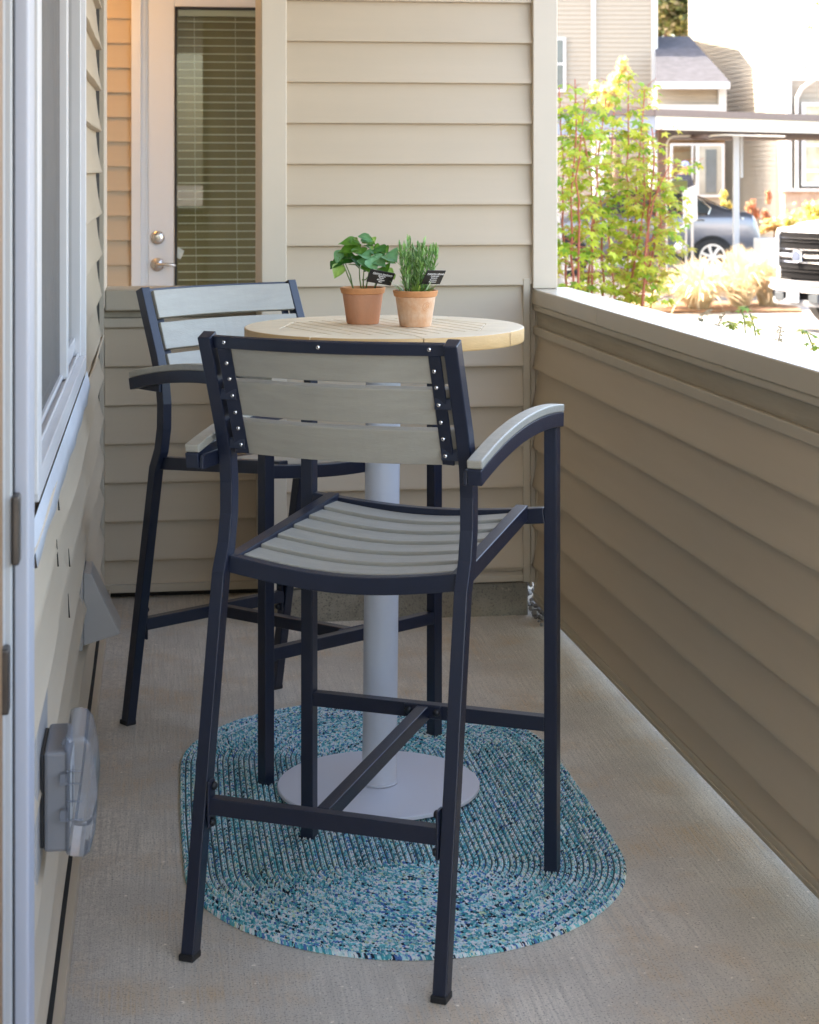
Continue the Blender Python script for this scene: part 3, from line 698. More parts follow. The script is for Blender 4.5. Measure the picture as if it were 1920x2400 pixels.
def pot(root, c, rt, rb_, h, body, rimm):
    x, y, z = c
    P(MB().lathe([(rb_ - .002, z), (rb_, z + .003), (rt - .006, z + h - .016), (rt - .006, z + h - .010), (rt - .012, z + h - .012), (rt - .012, z + h - .02)], (x, y, 0), 56).build('pot_body', body, smooth='auto'), root)
    P(MB().lathe([(rt - .0058, z + h - .0145), (rt - .0028, z + h - .013), (rt, z + h - .002), (rt - .001, z + h), (rt - .005, z + h), (rt - .006, z + h - .012), (rt - .0075, z + h - .0145)], (x, y, 0), 56).build('pot_rim', rimm, smooth='auto'), root)
    P(MB().lathe([(rt - .0125, z + h - .03), (rt - .0125, z + h - .0185), (.001, z + h - .012)], (x, y, 0), 32).build('soil', M['soil'], smooth=True), root)
C1 = at(850.5, 757, 4.18); C1.z = TZ; C2 = at(974, 763, 4.11); C2.z = TZ
p1 = thing('potted_basil', 'broad leaved basil in a plain orange terracotta pot on the table', 'potted plant', C1)
pot(p1, C1, .0525, .0375, .0835, M['terra'], M['terra_rim'])
p2 = thing('potted_rosemary', 'narrow leaved rosemary in a chalky pale terracotta pot on the table', 'potted plant', C2)
pot(p2, C2, .0515, .0360, .0815, M['terra_pale'], M['terra_rim'])
def emblem(root, c, ang, z, sc_=1):
    mb = MB(); rad = .0415 if sc_ == 1 else .044
    def pt(a, zz, r=rad): return (c[0] + r * math.sin(a), c[1] - r * math.cos(a), zz)
    for (r0, a0, a1) in ((.010, .6, 5.2), (.0055, 3.2, 8.6), (.002, 0, 6.28)):
        pts = []
        for k in range(15):
            t = a0 + (a1 - a0) * k / 14; pts.append(pt(ang + r0 * math.cos(t) / rad, z + r0 * math.sin(t)*.95, rad + (math.sin(t) * r0) * .17 + .0008))
        mb.tube(pts, .0007, 5)
    pts = []
    for k in range(9):
        t = -1.2 + 2.4 * k / 8; pts.append(pt(ang + (.004 + .010 * math.cos(t)) / rad, z + .002 + .010 * math.sin(t), rad + (math.sin(t) * .01) * .17 + .0008))
    mb.tube(pts, .0007, 5)
    P(mb.build('pot_emblem', M['terra_rim'], smooth=True), root)
emblem(p2, C2, .50, TZ + .046)
emblem(p1, C1, 1.15, TZ + .044, 1)
def zp(zx, zy, zc): return at(740 + zx * .2087, 520 + zy * .2087, zc)
bs = MB()
top = C1 + Vector((0, 0, .07))
for (a, b, c, dz) in (((425, 750), (360, 600), (310, 470), -.01), ((420, 750), (390, 600), (335, 470), .01), ((515, 750), (495, 640), (490, 500), -.015), ((535, 750), (535, 640), (545, 500), .01), ((565, 750), (590, 620), (600, 560), 0), ((520, 650), (560, 650), (600, 600), 0), ((655, 750), (680, 680), (760, 480), .0), ((490, 520), (450, 480), (370, 475), .0), ((545, 520), (520, 350), (480, 260), .01), ((600, 540), (590, 400), (615, 280), 0)):
    z_ = 4.17 + dz; bs.tube([zp(*a, z_), zp(*b, z_ - dz * .3), zp(*c, z_ - dz * .6)], [.0016, .0015, .0011], 6)
P(bs.build('stems', M['stem'], smooth=True), p1)
bl_ = MB(); g1 = (.10, .26, .025); g2 = (.035, .15, .02); g3 = (.16, .38, .16); g4 = (.28, .45, .10)
leaves = [((500, 240), (258, 232), .030, g1, .00), ((455, 225), (400, 262), .02, g1, .0), ((510, 195), (640, 215), .028, g3, -.01), ((480, 155), (625, 205), .022, g3, -.015), ((520, 225), (670, 240), .032, g1, .0),
 ((610, 180), (665, 225), .02, g4, .01), ((495, 300), (250, 330), .040, g1, -.015), ((490, 285), (500, 375), .034, g1, -.02), ((420, 270), (495, 300), .018, g2, .0), ((265, 310), (235, 470), .022, g3, .0), ((300, 330), (275, 450), .026, g1, .005),
 ((310, 440), (160, 505), .026, g2, .0), ((300, 480), (205, 625), .030, g4, -.005), ((240, 460), (165, 520), .022, g2, .005), ((295, 400), (470, 395), .028, g2, .0), ((290, 455), (430, 430), .026, g2, -.005), ((420, 380), (500, 500), .028, g2, .0), ((380, 440), (520, 450), .022, g1, .005),
 ((500, 350), (610, 420), .040, g3, -.015), ((580, 330), (510, 360), .014, g1, .0), ((600, 380), (680, 340), .022, g1, -.01), ((590, 400), (690, 530), .050, g3, -.025), ((485, 420), (585, 500), .026, g3, -.02), ((660, 430), (790, 490), .030, g3, -.02),
 ((510, 490), (625, 555), .026, g1, -.02), ((650, 285), (745, 300), .020, g1, .01), ((660, 300), (770, 395), .040, g2, .0), ((740, 310), (815, 350), .028, g1, .005), ((670, 350), (760, 430), .034, g2, -.005), ((780, 370), (915, 440), .048, g3, -.015), ((820, 350), (910, 410), .026, g1, .0),
 ((770, 430), (900, 450), .026, g1, -.01), ((750, 380), (800, 440), .012, g4, -.02), ((740, 510), (800, 560), .034, g1, .01), ((780, 540), (888, 600), .022, g4, .01), ((870, 575), (880, 650), .010, g4, .012), ((460, 190), (430, 200), .008, g4, 0), ((430, 180), (475, 200), .008, g4, 0), ((470, 255), (500, 285), .012, g1, 0), ((615, 270), (640, 310), .010, g4, 0), ((560, 560), (640, 520), .022, g2, .02), ((350, 350), (430, 320), .03, g1, .015), ((560, 260), (640, 300), .022, g2, .02)]
for i, (b, t, wd, c, dz) in enumerate(leaves):
    zc = 4.165 + dz
    tipz = zc - .012 + R.uniform(-.008, .008)
    q = R.uniform(.85, 1.2)
    leaf(bl_, zp(*b, zc), zp(*t, tipz), Vector((R.uniform(-.3, .3), -.75, 1.0)), wd, tuple(x * q for x in c), cup=.55, droop=.10 if b[1] < 420 else .18, wavy=.03, nu=9, nv=6)
P(bl_.build('leaves', M['basil'], smooth=True), p1)
# rosemary
rl = MB(); rst = MB(); rr2 = random.Random(3)
tops = [(938, 275), (960, 330), (985, 290), (1035, 222), (1060, 250), (1090, 300), (1120, 350), (1150, 262), (1165, 290), (1205, 300), (1222, 235), (1245, 330), (1280, 380), (1300, 310), (1325, 300), (1358, 310), (1370, 350), (1190, 400), (1010, 380), (1140, 420)]
for (tx, ty) in tops:
    bx = 1125 + (tx - 1140) * .55; zc = 4.11 + rr2.uniform(-.022, .022)
    p0_ = zp(bx, 790, zc); p2_ = zp(tx, ty, zc + rr2.uniform(-.008, .008)); mid = (p0_ + p2_) / 2 + Vector((rr2.uniform(-.003, .003), 0, 0))
    path = [p0_.lerp(mid, t) if t <= 1 else mid.lerp(p2_, t - 1) for t in (0, .5, 1, 1.5, 2)]
    rst.tube(path, [.0011, .001, .0009, .0008, .0005], 5)
    n_ = int((p2_ - p0_).length / .0042)
    for k in range(n_):
        t = (k + .3) / n_; pp = p0_.lerp(mid, t * 2) if t < .5 else mid.lerp(p2_, t * 2 - 1)
        if t > .22 or rr2.random() < .5:
            for _ in range(2):
                a = rr2.uniform(0, 6.28); el = rr2.uniform(.55, 1.2) if t < .88 else rr2.uniform(1.1, 1.5); ln = rr2.uniform(.013, .022)
                d_ = Vector((math.cos(a) * math.cos(el), math.sin(a) * math.cos(el), math.sin(el)))
                c = rr2.choice([(.16, .30, .07), (.22, .38, .12), (.10, .22, .06), (.30, .45, .20), (.20, .33, .13)])
                leaf(rl, pp, pp + d_ * ln, Vector((-math.cos(a), -math.sin(a), .6)), (.0040), tuple(v * 1.25 for v in c), cup=.3, droop=-.1, nu=3, nv=2, shape=lambda t: (math.sin(math.pi * min(.97, t * .8 + .12))) ** .6)
for k in range(46):
    a = rr2.uniform(0, 6.28); rr_ = rr2.uniform(.005, .036); b = Vector((C2.x + rr_ * math.cos(a), C2.y + rr_ * math.sin(a), TZ + .072)); el = rr2.uniform(.5, 1.25)
    ln = rr2.uniform(.022, .040); d_ = Vector((math.cos(a) * math.cos(el), math.sin(a) * math.cos(el), math.sin(el)))
    c = rr2.choice([(.20, .33, .06), (.28, .42, .10), (.14, .24, .05), (.40, .52, .30)])
    leaf(rl, b, b + d_ * ln, Vector((-math.cos(a), -math.sin(a), .8)), .0055, c, cup=.3, droop=.15, nu=4, nv=2, shape=lambda t: (math.sin(math.pi * min(.96, t * .85 + .1))) ** .6)
P(rst.build('stems', M['stem'], smooth=True), p2); P(rl.build('leaves', M['rosem'], smooth=True), p2)
# plant labels
def label_tag(name, label, quad, zc, lines, a):
    px = FPX / zc
    c0 = quad[0]; rv = Vector((quad[1][0] - c0[0], a, -(quad[1][1] - c0[1]))) / px; dv = Vector((quad[3][0] - c0[0], a, -(quad[3][1] - c0[1]))) / px
    R3 = VM.to_3x3(); rv = R3 @ rv; dv = R3 @ dv
    o_ = at(*c0, zc); nrm = rv.cross(dv).normalized()
    if nrm.y > 0: nrm = -nrm
    root = thing(name, label, 'plant label', o_)
    P(MB().prism([o_, o_ + rv, o_ + rv + dv, o_ + dv], nrm * -.0018).build('slate', M['tagm'], bev=.0004), root)
    mid = o_ + dv + rv * .45
    P(MB().tube([o_ + dv * .8 + rv * .45 - nrm * .0035, mid + dv * .9 - nrm * .0035], .0011, 6).build('stake', M['dark']), root)
    W = rv.length; Hh = dv.length; rn = rv.normalized(); un = (-dv).normalized(); un = (un - rn * un.dot(rn)).normalized()
    mb = MB()
    for i, (txt, size, yy) in enumerate(lines):
        cu = D.curves.new('t', 'FONT'); cu.body = txt; cu.size = size; cu.align_x = 'CENTER'; cu.extrude = .00012; cu.resolution_u = 3; cu.offset = .00009; cu.shear = .25
        ob = D.objects.new('t', cu); COL.objects.link(ob); dg = bpy.context.evaluated_depsgraph_get(); me = D.meshes.new_from_object(ob.evaluated_get(dg))
        xs = [v.co.x for v in me.vertices]; 
        org = o_ + rv * .53 + dv * yy + nrm * .0003
        mb.add([org + rn * v.co.x + un * v.co.y + nrm * v.co.z for v in me.vertices], [tuple(p.vertices) for p in me.polygons])
        if i == 0:
            w_ = (max(xs) - min(xs)) / 2; a_ = org - rn * w_ - un * .0012; b_ = org + rn * w_ - un * .0012
            mb.prism([a_, b_, b_ - un * .0004, a_ - un * .0004], nrm * .0002)
        D.objects.remove(ob); D.meshes.remove(me); D.curves.remove(cu)
    P(mb.build('lettering', M['chalk'], fix=False), root)
label_tag('plant_label', 'tilted black slate label with white writing in the basil pot', [(869, 631), (926, 642), (911, 677), (858.5, 661)], 4.105,
          [('Ocimum basilicum', .0062, .27), ('Basilicum', .0048, .43), ('Basilic', .0048, .57), ('Basilikum', .0048, .72), ('Basil', .0048, .86)], 17)
label_tag('plant_label', 'upright black slate label with white writing in the rosemary pot', [(1002, 634), (1046, 636), (1033, 670), (988, 667)], 4.06,
          [('Rosmarinus officinalis', .0049, .27), ('Rozemarijn', .0046, .43), ('Romarin', .0046, .57), ('Rosmarin', .0046, .72), ('Rosemary', .0046, .86)], 23)

# ================================================================== OUTSIDE
GZ = -.40
def bquad(mb, u0, u1, v, z0, z1, d=.05): return mb.box(u0, u1, v, v + d, z0, z1)
def Q(x0, x1, y0, y1, zc): # pixel rectangle at depth -> u0,u1,z0,z1
    a = uz(x0, y1, zc); b = uz(x1, y0, zc); return a[0], b[0], a[1], b[1]
M['cream'] = mat('cream_siding', (.31, .265, .205), .6, var=.05)
M['greige'] = mat('grey_beige_siding', (.40, .365, .305), .6, var=.05)
M['wtrim'] = mat('white_house_trim', (.50, .50, .49), .5)
M['shingle'] = mat('grey_roof_shingle', (.055, .055, .065), .9, var=.45, vscale=5, stretch=(1, 1, 3), bump=.6, bscale=12)
M['stone'] = mat('brown_stone_veneer', (.30, .21, .15), .85, var=.6, vscale=6, vcol=(.45, .36, .28), bump=1, bscale=9)
M['hglass'] = mat('house_window_glass', (.10, .12, .13), .08, var=.4, vscale=1.2, spec=.8)
M['brownbeam'] = mat('brown_metal_fascia', (.17, .12, .10), .5, var=.1)
M['creambeam'] = mat('cream_beam', (.66, .60, .50), .5)
M['greybeam'] = mat('blue_grey_beam', (.26, .28, .32), .5)
M['soffit'] = mat('brown_soffit', (.09, .055, .04), .8)
# ---- facing apartment building
ta = thing('apartment_building', 'cream two storey apartment building with white corner trim behind the carport', 'building')
ZB = 50
s1 = MB(VM); u0, u1, z0, z1 = Q(1180, 1533, -140, 560, ZB)
siding(s1, (u0, ZB), (u1, ZB), (0, -1), GZ, z1, 0, .127, .02); s1.build('wall', M['cream'], ta)
MB(VM).box(u0, u1, ZB + .05, ZB + 12, GZ, z1).build('wall_core', M['cream'], ta)
t_ = MB(VM)
for (a, b) in ((1386, 1396), (1527, 1541)): U = Q(a, b, -140, 420, ZB); t_.box(U[0], U[1], ZB - .06, ZB + .04, GZ, z1)
t_.build('corner_trim', M['wtrim'], ta)
def window(root, x0, x1, y0, y1, zc, fr=5, mull=None, rails=None, gm=None):
    f_ = MB(VM); a = Q(x0, x1, y0, y1, zc); t = fr * zc / FPX
    f_.box(a[0], a[0] + t, zc - .09, zc, a[2], a[3]); f_.box(a[1] - t, a[1], zc - .09, zc, a[2], a[3]); f_.box(a[0] + t, a[1] - t, zc - .09, zc, a[2], a[2] + t); f_.box(a[0] + t, a[1] - t, zc - .09, zc, a[3] - t, a[3])
    for m_ in (mull or []): u = uz(m_, 0, zc)[0]; f_.box(u - t * .4, u + t * .4, zc - .085, zc, a[2] + t, a[3] - t)
    for r_ in (rails or []): z = uz(0, r_, zc)[1]; f_.box(a[0] + t, a[1] - t, zc - .08, zc, z - t * .4, z + t * .4)
    fo = f_.build('window', M['wtrim'], root)
    MB(VM).box(a[0] + t * .5, a[1] - t * .5, zc - .06, zc - .045, a[2] + t * .5, a[3] - t * .5).build('glass', gm or M['hglass'], fo); return fo
window(ta, 1285, 1326, 88, 216, ZB - .02, 6, None, [150])
# entrance block (lower, hip roofed)
s2 = MB(VM); U = Q(1541, 1701, 205, 540, 48); siding(s2, (U[0], 48), (U[1], 48), (0, -1), U[3] - 1.35, U[3], 0, .127, .02); s2.build('entry_wall', M['cream'], ta)
MB(VM).box(Q(1541, 1701, 0, 0, 48)[0], U[1], 48.05, 53, U[3] - 1.35, U[3]).build('entry_wall_core', M['cream'], ta)
t2 = MB(VM); a = Q(1541, 1701, 245, 262, 48); t2.box(a[0], a[1], 47.9, 48.0, a[2], a[3]); a = Q(1538, 1710, 192, 208, 47.4); t2.box(a[0], a[1], 47.3, 47.5, a[2], a[3]); a = Q(1683, 1701, 208, 262, 48); t2.box(a[0], a[1], 47.87, 48.0, a[2], a[3]); t2.build('entry_fascia', M['wtrim'], ta)
rf = MB(VM); e = uz(0, 192, 47.4)[1]; rt_ = uz(0, 85, 51)[1]
ua = uz(1536, 0, 47.4)[0]; ub = uz(1711, 0, 47.4)[0]; uc = uz(1536, 0, 51)[0]; ud = uz(1617, 0, 51)[0]
rf.add([(ua, 47.35, e), (ub, 47.35, e), (ud, 51, rt_), (uc, 51, rt_), (ub, 54, e), (uz(1539, 0, 54)[0], 54, e)], [(0, 1, 2, 3), (1, 4, 2), (3, 2, 4, 5), (0, 3, 5), (0, 5, 4, 1)])
rf.build('hip_roof', M['shingle'], ta)
# doorway and glass below the hip roof
MB(VM).box(*Q(1560, 1700, 262, 560, 48.6)[:2], 48.6, 48.7, GZ, 3.2).build('lobby_back', mat('lobby_wall', (.30, .20, .12), .8, var=.3, vscale=1), ta)
window(ta, 1571, 1634, 336, 520, 48.1, 5, [1622], None, glass_mat('lobby_glass', (.9, .9, .85), .03))
gw = window(ta, 1632, 1697, 336, 462, 48.0, 6, None, None, mat('curtained_glass', (.42, .40, .33), .2, var=.4, vscale=2))
MB(VM).box(*Q(1655, 1680, 350, 452, 47.9)[:2], 47.9, 47.93, Q(1655, 1680, 350, 452, 47.9)[2], Q(1655, 1680, 350, 452, 47.9)[3]).build('dark_pane', M['hglass'], ta)
MB(VM).box(*Q(1632, 1697, 462, 545, 48.1)[:2], 48.1, 48.2, GZ, Q(0, 0, 462, 545, 48.1)[3]).build('wall_panel', M['greige'], ta)
for (a, b) in ((1393, 1420), (1524, 1540)): MB(VM).box(*Q(a, b, 0, 0, 47)[:2], 47, 47.3, GZ, 2.9).build('porch_column', M['wtrim'], ta)

# ---- gabled wing whose wall recedes to the left
tg = thing('gabled_house', 'grey beige gabled house wing with steep white rake at the right edge', 'building')
na = uz(1852, 0, 46); fa = uz(1614, 0, 56)
p_n = Vector((na[0], 46, 0)); p_f = Vector((fa[0], 56, 0)); dw = (p_n - p_f).normalized(); ow = Vector((dw.y, -dw.x, 0))
if ow.y > 0: ow = -ow
zt_f = 8.2; zt_n = uz(0, 222, 46)[1]
# stepped siding courses clipped by the rake
gs = MB(VM); zz = GZ; Lw = (p_n - p_f).length
zap = uz(0, 5, 54)[1]; rakeN = zt_n
while zz < zap + 1:
    z2 = zz + .13
    # at height zz wall exists from far end to rake crossing
    sA = Lw if zz < rakeN else Lw * (1 - (zz - rakeN) / (zap + .6 - rakeN) * .86)
    if sA > .2:
        a, b = p_f, p_f + dw * sA
        gs.add([(a.x + ow.x * .012, a.y + ow.y * .012, zz), (b.x + ow.x * .012, b.y + ow.y * .012, zz), (b.x, b.y, z2), (a.x, a.y, z2), (a.x, a.y, zz), (b.x, b.y, zz)], [(0, 1, 2, 3), (0, 4, 5, 1)])
    zz = z2
gs.build('wall', M['greige'], tg, fix=False)
q0 = p_n + Vector((0, 0, rakeN)); q1 = p_f + dw * (Lw * .14) + Vector((0, 0, zap + .6)); 
MB(VM).sweep([q0 - (q1 - q0) * .05 + ow * .15, q1 + (q1 - q0) * .25 + ow * .15], .16, .12, ow).build('rake_board', M['wtrim'], tg)
back = Vector((.45, .9, 0)).normalized() * 9
MB(VM).prism([p_f + Vector((0, 0, GZ)), p_n + Vector((0, 0, GZ)), p_n + Vector((0, 0, rakeN - .05)), q1 - Vector((0, 0, .1)), p_f + Vector((0, 0, zap + .5))], back).build('wall_core', M['greige'], tg)
rfv = MB(VM); rfv.prism([q0 + ow * .3 - Vector((0, 0, -.05)), q1 + ow * .3 + Vector((0, 0, .05)), q1 + ow * .3 + Vector((0, 0, .2)), q0 + ow * .3 + Vector((0, 0, .2))], back); rfv.build('roof', mat('pale_metal_roof', (.6, .6, .6), .5), tg)
window(tg, 1878, 1985, 240, 436, 45.3, 9, None, [340, 400], mat('yellow_reflection_tinted_glass', (.25, .25, .14), .15, var=.7, vscale=2, vcol=(.5, .5, .42)))  # yellow reflection painted into the pane colour
rwall = MB(VM); U = Q(1850, 2100, 186, 560, 45.5); siding(rwall, (U[0], 45.5), (U[1], 45.5), (0, -1), GZ, U[3], 0, .13, .012); rwall.build('front_wall', M['cream'], tg)
MB(VM).box(U[0], U[1], 45.55, 52, GZ, U[3]).build('front_core', M['cream'], tg)
t3 = MB(VM); a = Q(1846, 1856, 186, 560, 45.3); t3.box(a[0], a[1], 45.3, 45.6, GZ, a[3]); a = Q(1866, 1872, 230, 500, 45.2); t3.box(a[0], a[1], 45.2, 45.35, GZ, a[3]); t3.tube([(a[0] + .03, 45.25, a[3]), (a[0] + .15, 45.2, a[3] + .25), (a[0] + .5, 45.2, a[3] + .5)], .05, 6); t3.build('corner_trim', M['wtrim'], tg)
sb = MB(VM); a = Q(1840, 2100, 449, 560, 45.0); sb.box(a[0], a[1], 45.0, 45.4, GZ, a[3]); sb.build('stone_base', M['stone'], tg)
sb = MB(VM); a = Q(1836, 2100, 442, 449, 44.9); sb.box(a[0], a[1], 44.9, 45.4, a[2] + .001, a[3]); sb.build('stone_sill', M['wtrim'], tg)

# ---- carport
tcp = thing('carport', 'long flat roofed carport with brown gutter and cream beam across the parking lot', 'carport')
n0 = Vector((uz(1538, 0, 26)[0], 26, 0)); n1 = Vector((uz(2150, 0, 30.8)[0], 30.8, 0)); l0 = Vector((uz(1240, 0, 25.4)[0], 25.4, 0))
zt = uz(0, 255, 26)[1]; zm = uz(0, 271, 26)[1]; zb = uz(0, 303, 26)[1]
def face(mb, a, b, z0, z1, th_): 
    d = (b - a).normalized(); o_ = Vector((-d.y, d.x, 0)) * th_
    return mb.prism([(a.x, a.y, z0), (b.x, b.y, z0), (b.x + o_.x, b.y + o_.y, z0), (a.x + o_.x, a.y + o_.y, z0)], (0, 0, z1 - z0))
g_ = MB(VM); face(g_, n0 - Vector((.02, .05, 0)), n1 - Vector((0, .05, 0)), zm, zt, .3); face(g_, l0 - Vector((0, .05, 0)), n0 - Vector((.03, .05, 0)), zm, zt, .3); g_.build('gutter', M['brownbeam'], tcp)
face(MB(VM), n0, n1, zb, zm - .004, .2).build('front_beam', M['creambeam'], tcp)
face(MB(VM), l0, n0 - Vector((.01, 0, 0)), uz(0, 318, 26)[1], zm - .004, .2).build('side_beam', M['greybeam'], tcp)
face(MB(VM), l0 - Vector((0, .02, 0)), n0 - Vector((.01, .02, 0)), uz(0, 321, 26)[1], uz(0, 318, 26)[1] - .002, .2).build('beam_edge', M['creambeam'], tcp)
MB(VM).prism([(l0.x, l0.y + .25, zb + .02), (n0.x, n0.y + .25, zb + .02), (n1.x, n1.y + .25, zb + .02), (n1.x + .5, 37, zb + .02), (l0.x, 35.5, zb + .02)], (0, 0, .12)).build('roof_deck', M['soffit'], tcp)
MB(VM).box(*Q(1543, 1563, 0, 0, 27.5)[:2], 27.5, 27.64, GZ, zb + .02).build('brown_post', mat('brown_post_paint', (.20, .12, .08), .6), tcp)
MB(VM).box(*Q(1720, 1728, 0, 0, 28)[:2], 28, 28.08, GZ, zb - .05).box(*Q(1728.5, 1734, 0, 0, 28)[:2], 28.02, 28.07, GZ, zb - .05).build('white_post', M['wtrim'], tcp)
MB(VM).box(*Q(1737, 1742, 0, 0, 28.5)[:2], 28.5, 28.56, uz(0, 416, 28.5)[1], zb - .02).build('downspout', M['wtrim'], tcp)
cnd = MB(VM); pp = []
for (x, y) in ((1563, 640), (1563, 345), (1564, 334), (1569, 325), (1577, 320), (1590, 319), (1622, 318), (1655, 322), (1672, 317), (1700, 316), (1760, 318), (1840, 320)):
    u, z = uz(x, y, 27.2); pp.append((u, 27.2, z))
cnd.tube(pp, .013, 6); cnd.build('conduit', M['creambeam'], tcp)
lp = MB(VM); u, z = uz(1640, 327, 27.2); lp.lathe([(.02, .06), (.13, .05), (.15, .0), (.10, -.02), (.01, -.025)], (u, 27.2, z + .02), 20); lp.build('lamp_housing', M['brownbeam'], tcp)

# ---- sedan
def make_sedan():
    root = thing('parked_sedan', 'grey four door sedan parked under the carport behind the maple shrub', 'car', at(1525, 600, 31))
    mb_M = VM; zc0 = 31; k = zc0 / FPX
    def X(px_): return (px_ - 960) * k
    def Z(py_): return CAMH - (py_ - 400) * k
    st = [ # px, bottom, belt, top(None = deck), deck/roof half width
        (1243, 600, 566, 560, .55), (1246, 608, 545, 538, .70), (1262, 612, 524, 514, .78), (1300, 612, 512, 503, .80), (1350, 612, 505, 493, .80), (1385, 612, 502, 487, .78),
        (1420, 612, 500, 466, .62), (1450, 612, 499, 450, .58), (1500, 612, 498, 442, .56), (1550, 612, 498, 442, .56), (1600, 612, 498, 448, .57), (1645, 612, 498, 462, .60),
        (1690, 612, 499, 482, .68), (1718, 612, 500, 493, .76), (1745, 610, 502, 495, .78), (1768, 606, 505, 498, .76), (1778, 600, 525, 520, .70), (1786, 590, 555, 550, .60), (1784, 585, 560, 556, .5)]
    vs_ = []; ring_ = 14
    def sec(px_, b, bl2, tp, wr):
        zb_, zl, zt_ = Z(b), Z(bl2), Z(tp); zm_ = zb_ + (zl - zb_) * .55; e_ = 1.0 if 1260 < px_ < 1770 else .93
        h = [( .70 * e_, zb_), (.86 * e_, zb_ + .06), (.90 * e_, zm_), (.89 * e_, zl - .08), (.86 * e_, zl), (wr + .03, zt_ - (zt_ - zl) * .12), (wr - .08, zt_)]
        return [(X(px_), zc0 + .9 - y, z) for y, z in h] + [(X(px_), zc0 + .9 + y, z) for y, z in h[::-1]]
    for s_ in st: vs_ += sec(*s_)
    fs = []
    for i in range(len(st) - 1):
        for j in range(ring_): fs.append((i * ring_ + j, i * ring_ + (j + 1) % ring_, (i + 1) * ring_ + (j + 1) % ring_, (i + 1) * ring_ + j))
    fs += [tuple(range(ring_)), tuple((len(st) - 1) * ring_ + j for j in range(ring_))]
    body = MB(VM).add(vs_, fs); o = body.build('body', mat('grey_car_paint', (.22, .23, .27), .28, .4, coat=1), root, smooth='auto'); 
    md = o.modifiers.new('s', 'SUBSURF'); md.levels = 1; md.render_levels = 1
    # side windows, set proud of the greenhouse
    def gw_(pts, name, m, off_):
        v = []
        for (x_, y_) in pts:
            # width at this height: interpolate belt .86 -> roof
            t = (500 - y_) / (500 - 444); wy = .875 + (.60 - .875) * max(0, min(1.1, t)); v.append((X(x_), zc0 + .9 - wy - off_, Z(y_)))
        return MB(VM).prism(v, (0, .02, 0)).build(name, m, root)
    gw_([(1425, 496), (1462, 456), (1505, 448), (1517, 447), (1521, 497)], 'front_window', M['hglass'], .02)
    gw_([(1526, 497), (1522, 447), (1560, 447), (1590, 451), (1600, 497)], 'rear_window', M['hglass'], .02)
    gw_([(1605, 497), (1596, 453), (1622, 461), (1650, 476), (1662, 487), (1658, 500)], 'quarter_window', M['hglass'], .02)
    mt = mat('bright_car_trim', (.75, .72, .65), .25, .9)
    tr2 = MB(VM); 
    for seq in ([(1420, 499), (1660, 502)], [(1660, 502), (1667, 488), (1650, 472), (1620, 457)], [(1600, 449), (1640, 460), (1690, 482), (1720, 493)]):
        tr2.tube([(X(x_), zc0 + .9 - (.90 + (.62 - .875) * max(0, (500 - y_) / 56)), Z(y_)) for x_, y_ in seq], .014, 5)
    tr2.tube([(X(1370), zc0 - .02, Z(605)), (X(1620), zc0 - .02, Z(605))], .02, 5)
    tr2.build('chrome_trim', mt, root)
    for xh in (1642, 1535): MB(VM).tube([(X(xh - 9), zc0 + .0, Z(516)), (X(xh), zc0 - .03, Z(515)), (X(xh + 9), zc0 + .0, Z(516))], .014, 6).build('door_handle', mt, root)
    MB(VM).prism([(X(1738), zc0 + .01, Z(513)), (X(1772), zc0 + .14, Z(514)), (X(1777), zc0 + .2, Z(534)), (X(1757), zc0 + .06, Z(532))], (0, .1, 0)).build('tail_light', mat('red_lens', (.75, .03, .02), .2, coat=1), root)
    MB(VM).prism([(X(1736), zc0 - .01, Z(509)), (X(1770), zc0 + .12, Z(511)), (X(1775), zc0 + .16, Z(523)), (X(1748), zc0 + .03, Z(521))], (0, .1, 0)).build('reverse_light', mat('clear_lens', (.8, .8, .82), .2, coat=1), root)
    for xw in (1330, 1670):
        arch = MB(VM); arch.lathe([(.37, -.01), (.37, .1)], (X(xw), zc0 - .02 + .03, GZ + .335), 32, 'Y'); arch.build('wheel_arch', M['dark'], root)
        for side in (0, 1):
            yy = zc0 + .0 if side == 0 else zc0 + 1.6
            wh = MB(VM).lathe([(.20, -.02), (.315, -.02), (.333, 0), (.333, .17), (.31, .2), (.2, .2)], (X(xw), yy - .0, GZ + .333), 36, 'Y').build('wheel', M['dark'], root, smooth='auto')
            if side == 0:
                rm = MB(VM); rm.lathe([(.195, -.03), (.225, -.03), (.225, .02), (.195, .02)], (X(xw), yy, GZ + .333), 36, 'Y', ring=True); rm.lathe([(.05, -.035), (.05, 0)], (X(xw), yy, GZ + .333), 12, 'Y')
                for q in range(7):
                    a = q * 2 * math.pi / 7; c0_ = Vector((X(xw), yy - .02, GZ + .333))
                    rm.sweep([c0_ + Vector((math.cos(a) * .03, 0, math.sin(a) * .03)), c0_ + Vector((math.cos(a + .12) * .13, 0, math.sin(a + .12) * .13)), c0_ + Vector((math.cos(a + .05) * .205, 0, math.sin(a + .05) * .205))], .012, .024, (0, 1, 0))
                rm.build('rim', mat('alloy_rim', (.75, .73, .70), .3, .8) if xw == 1330 else D.materials['alloy_rim'], wh)
    for o in root.children:
        o.matrix_parent_inverse = Matrix.Translation(-Vector(root.location))
    return root
make_sedan()

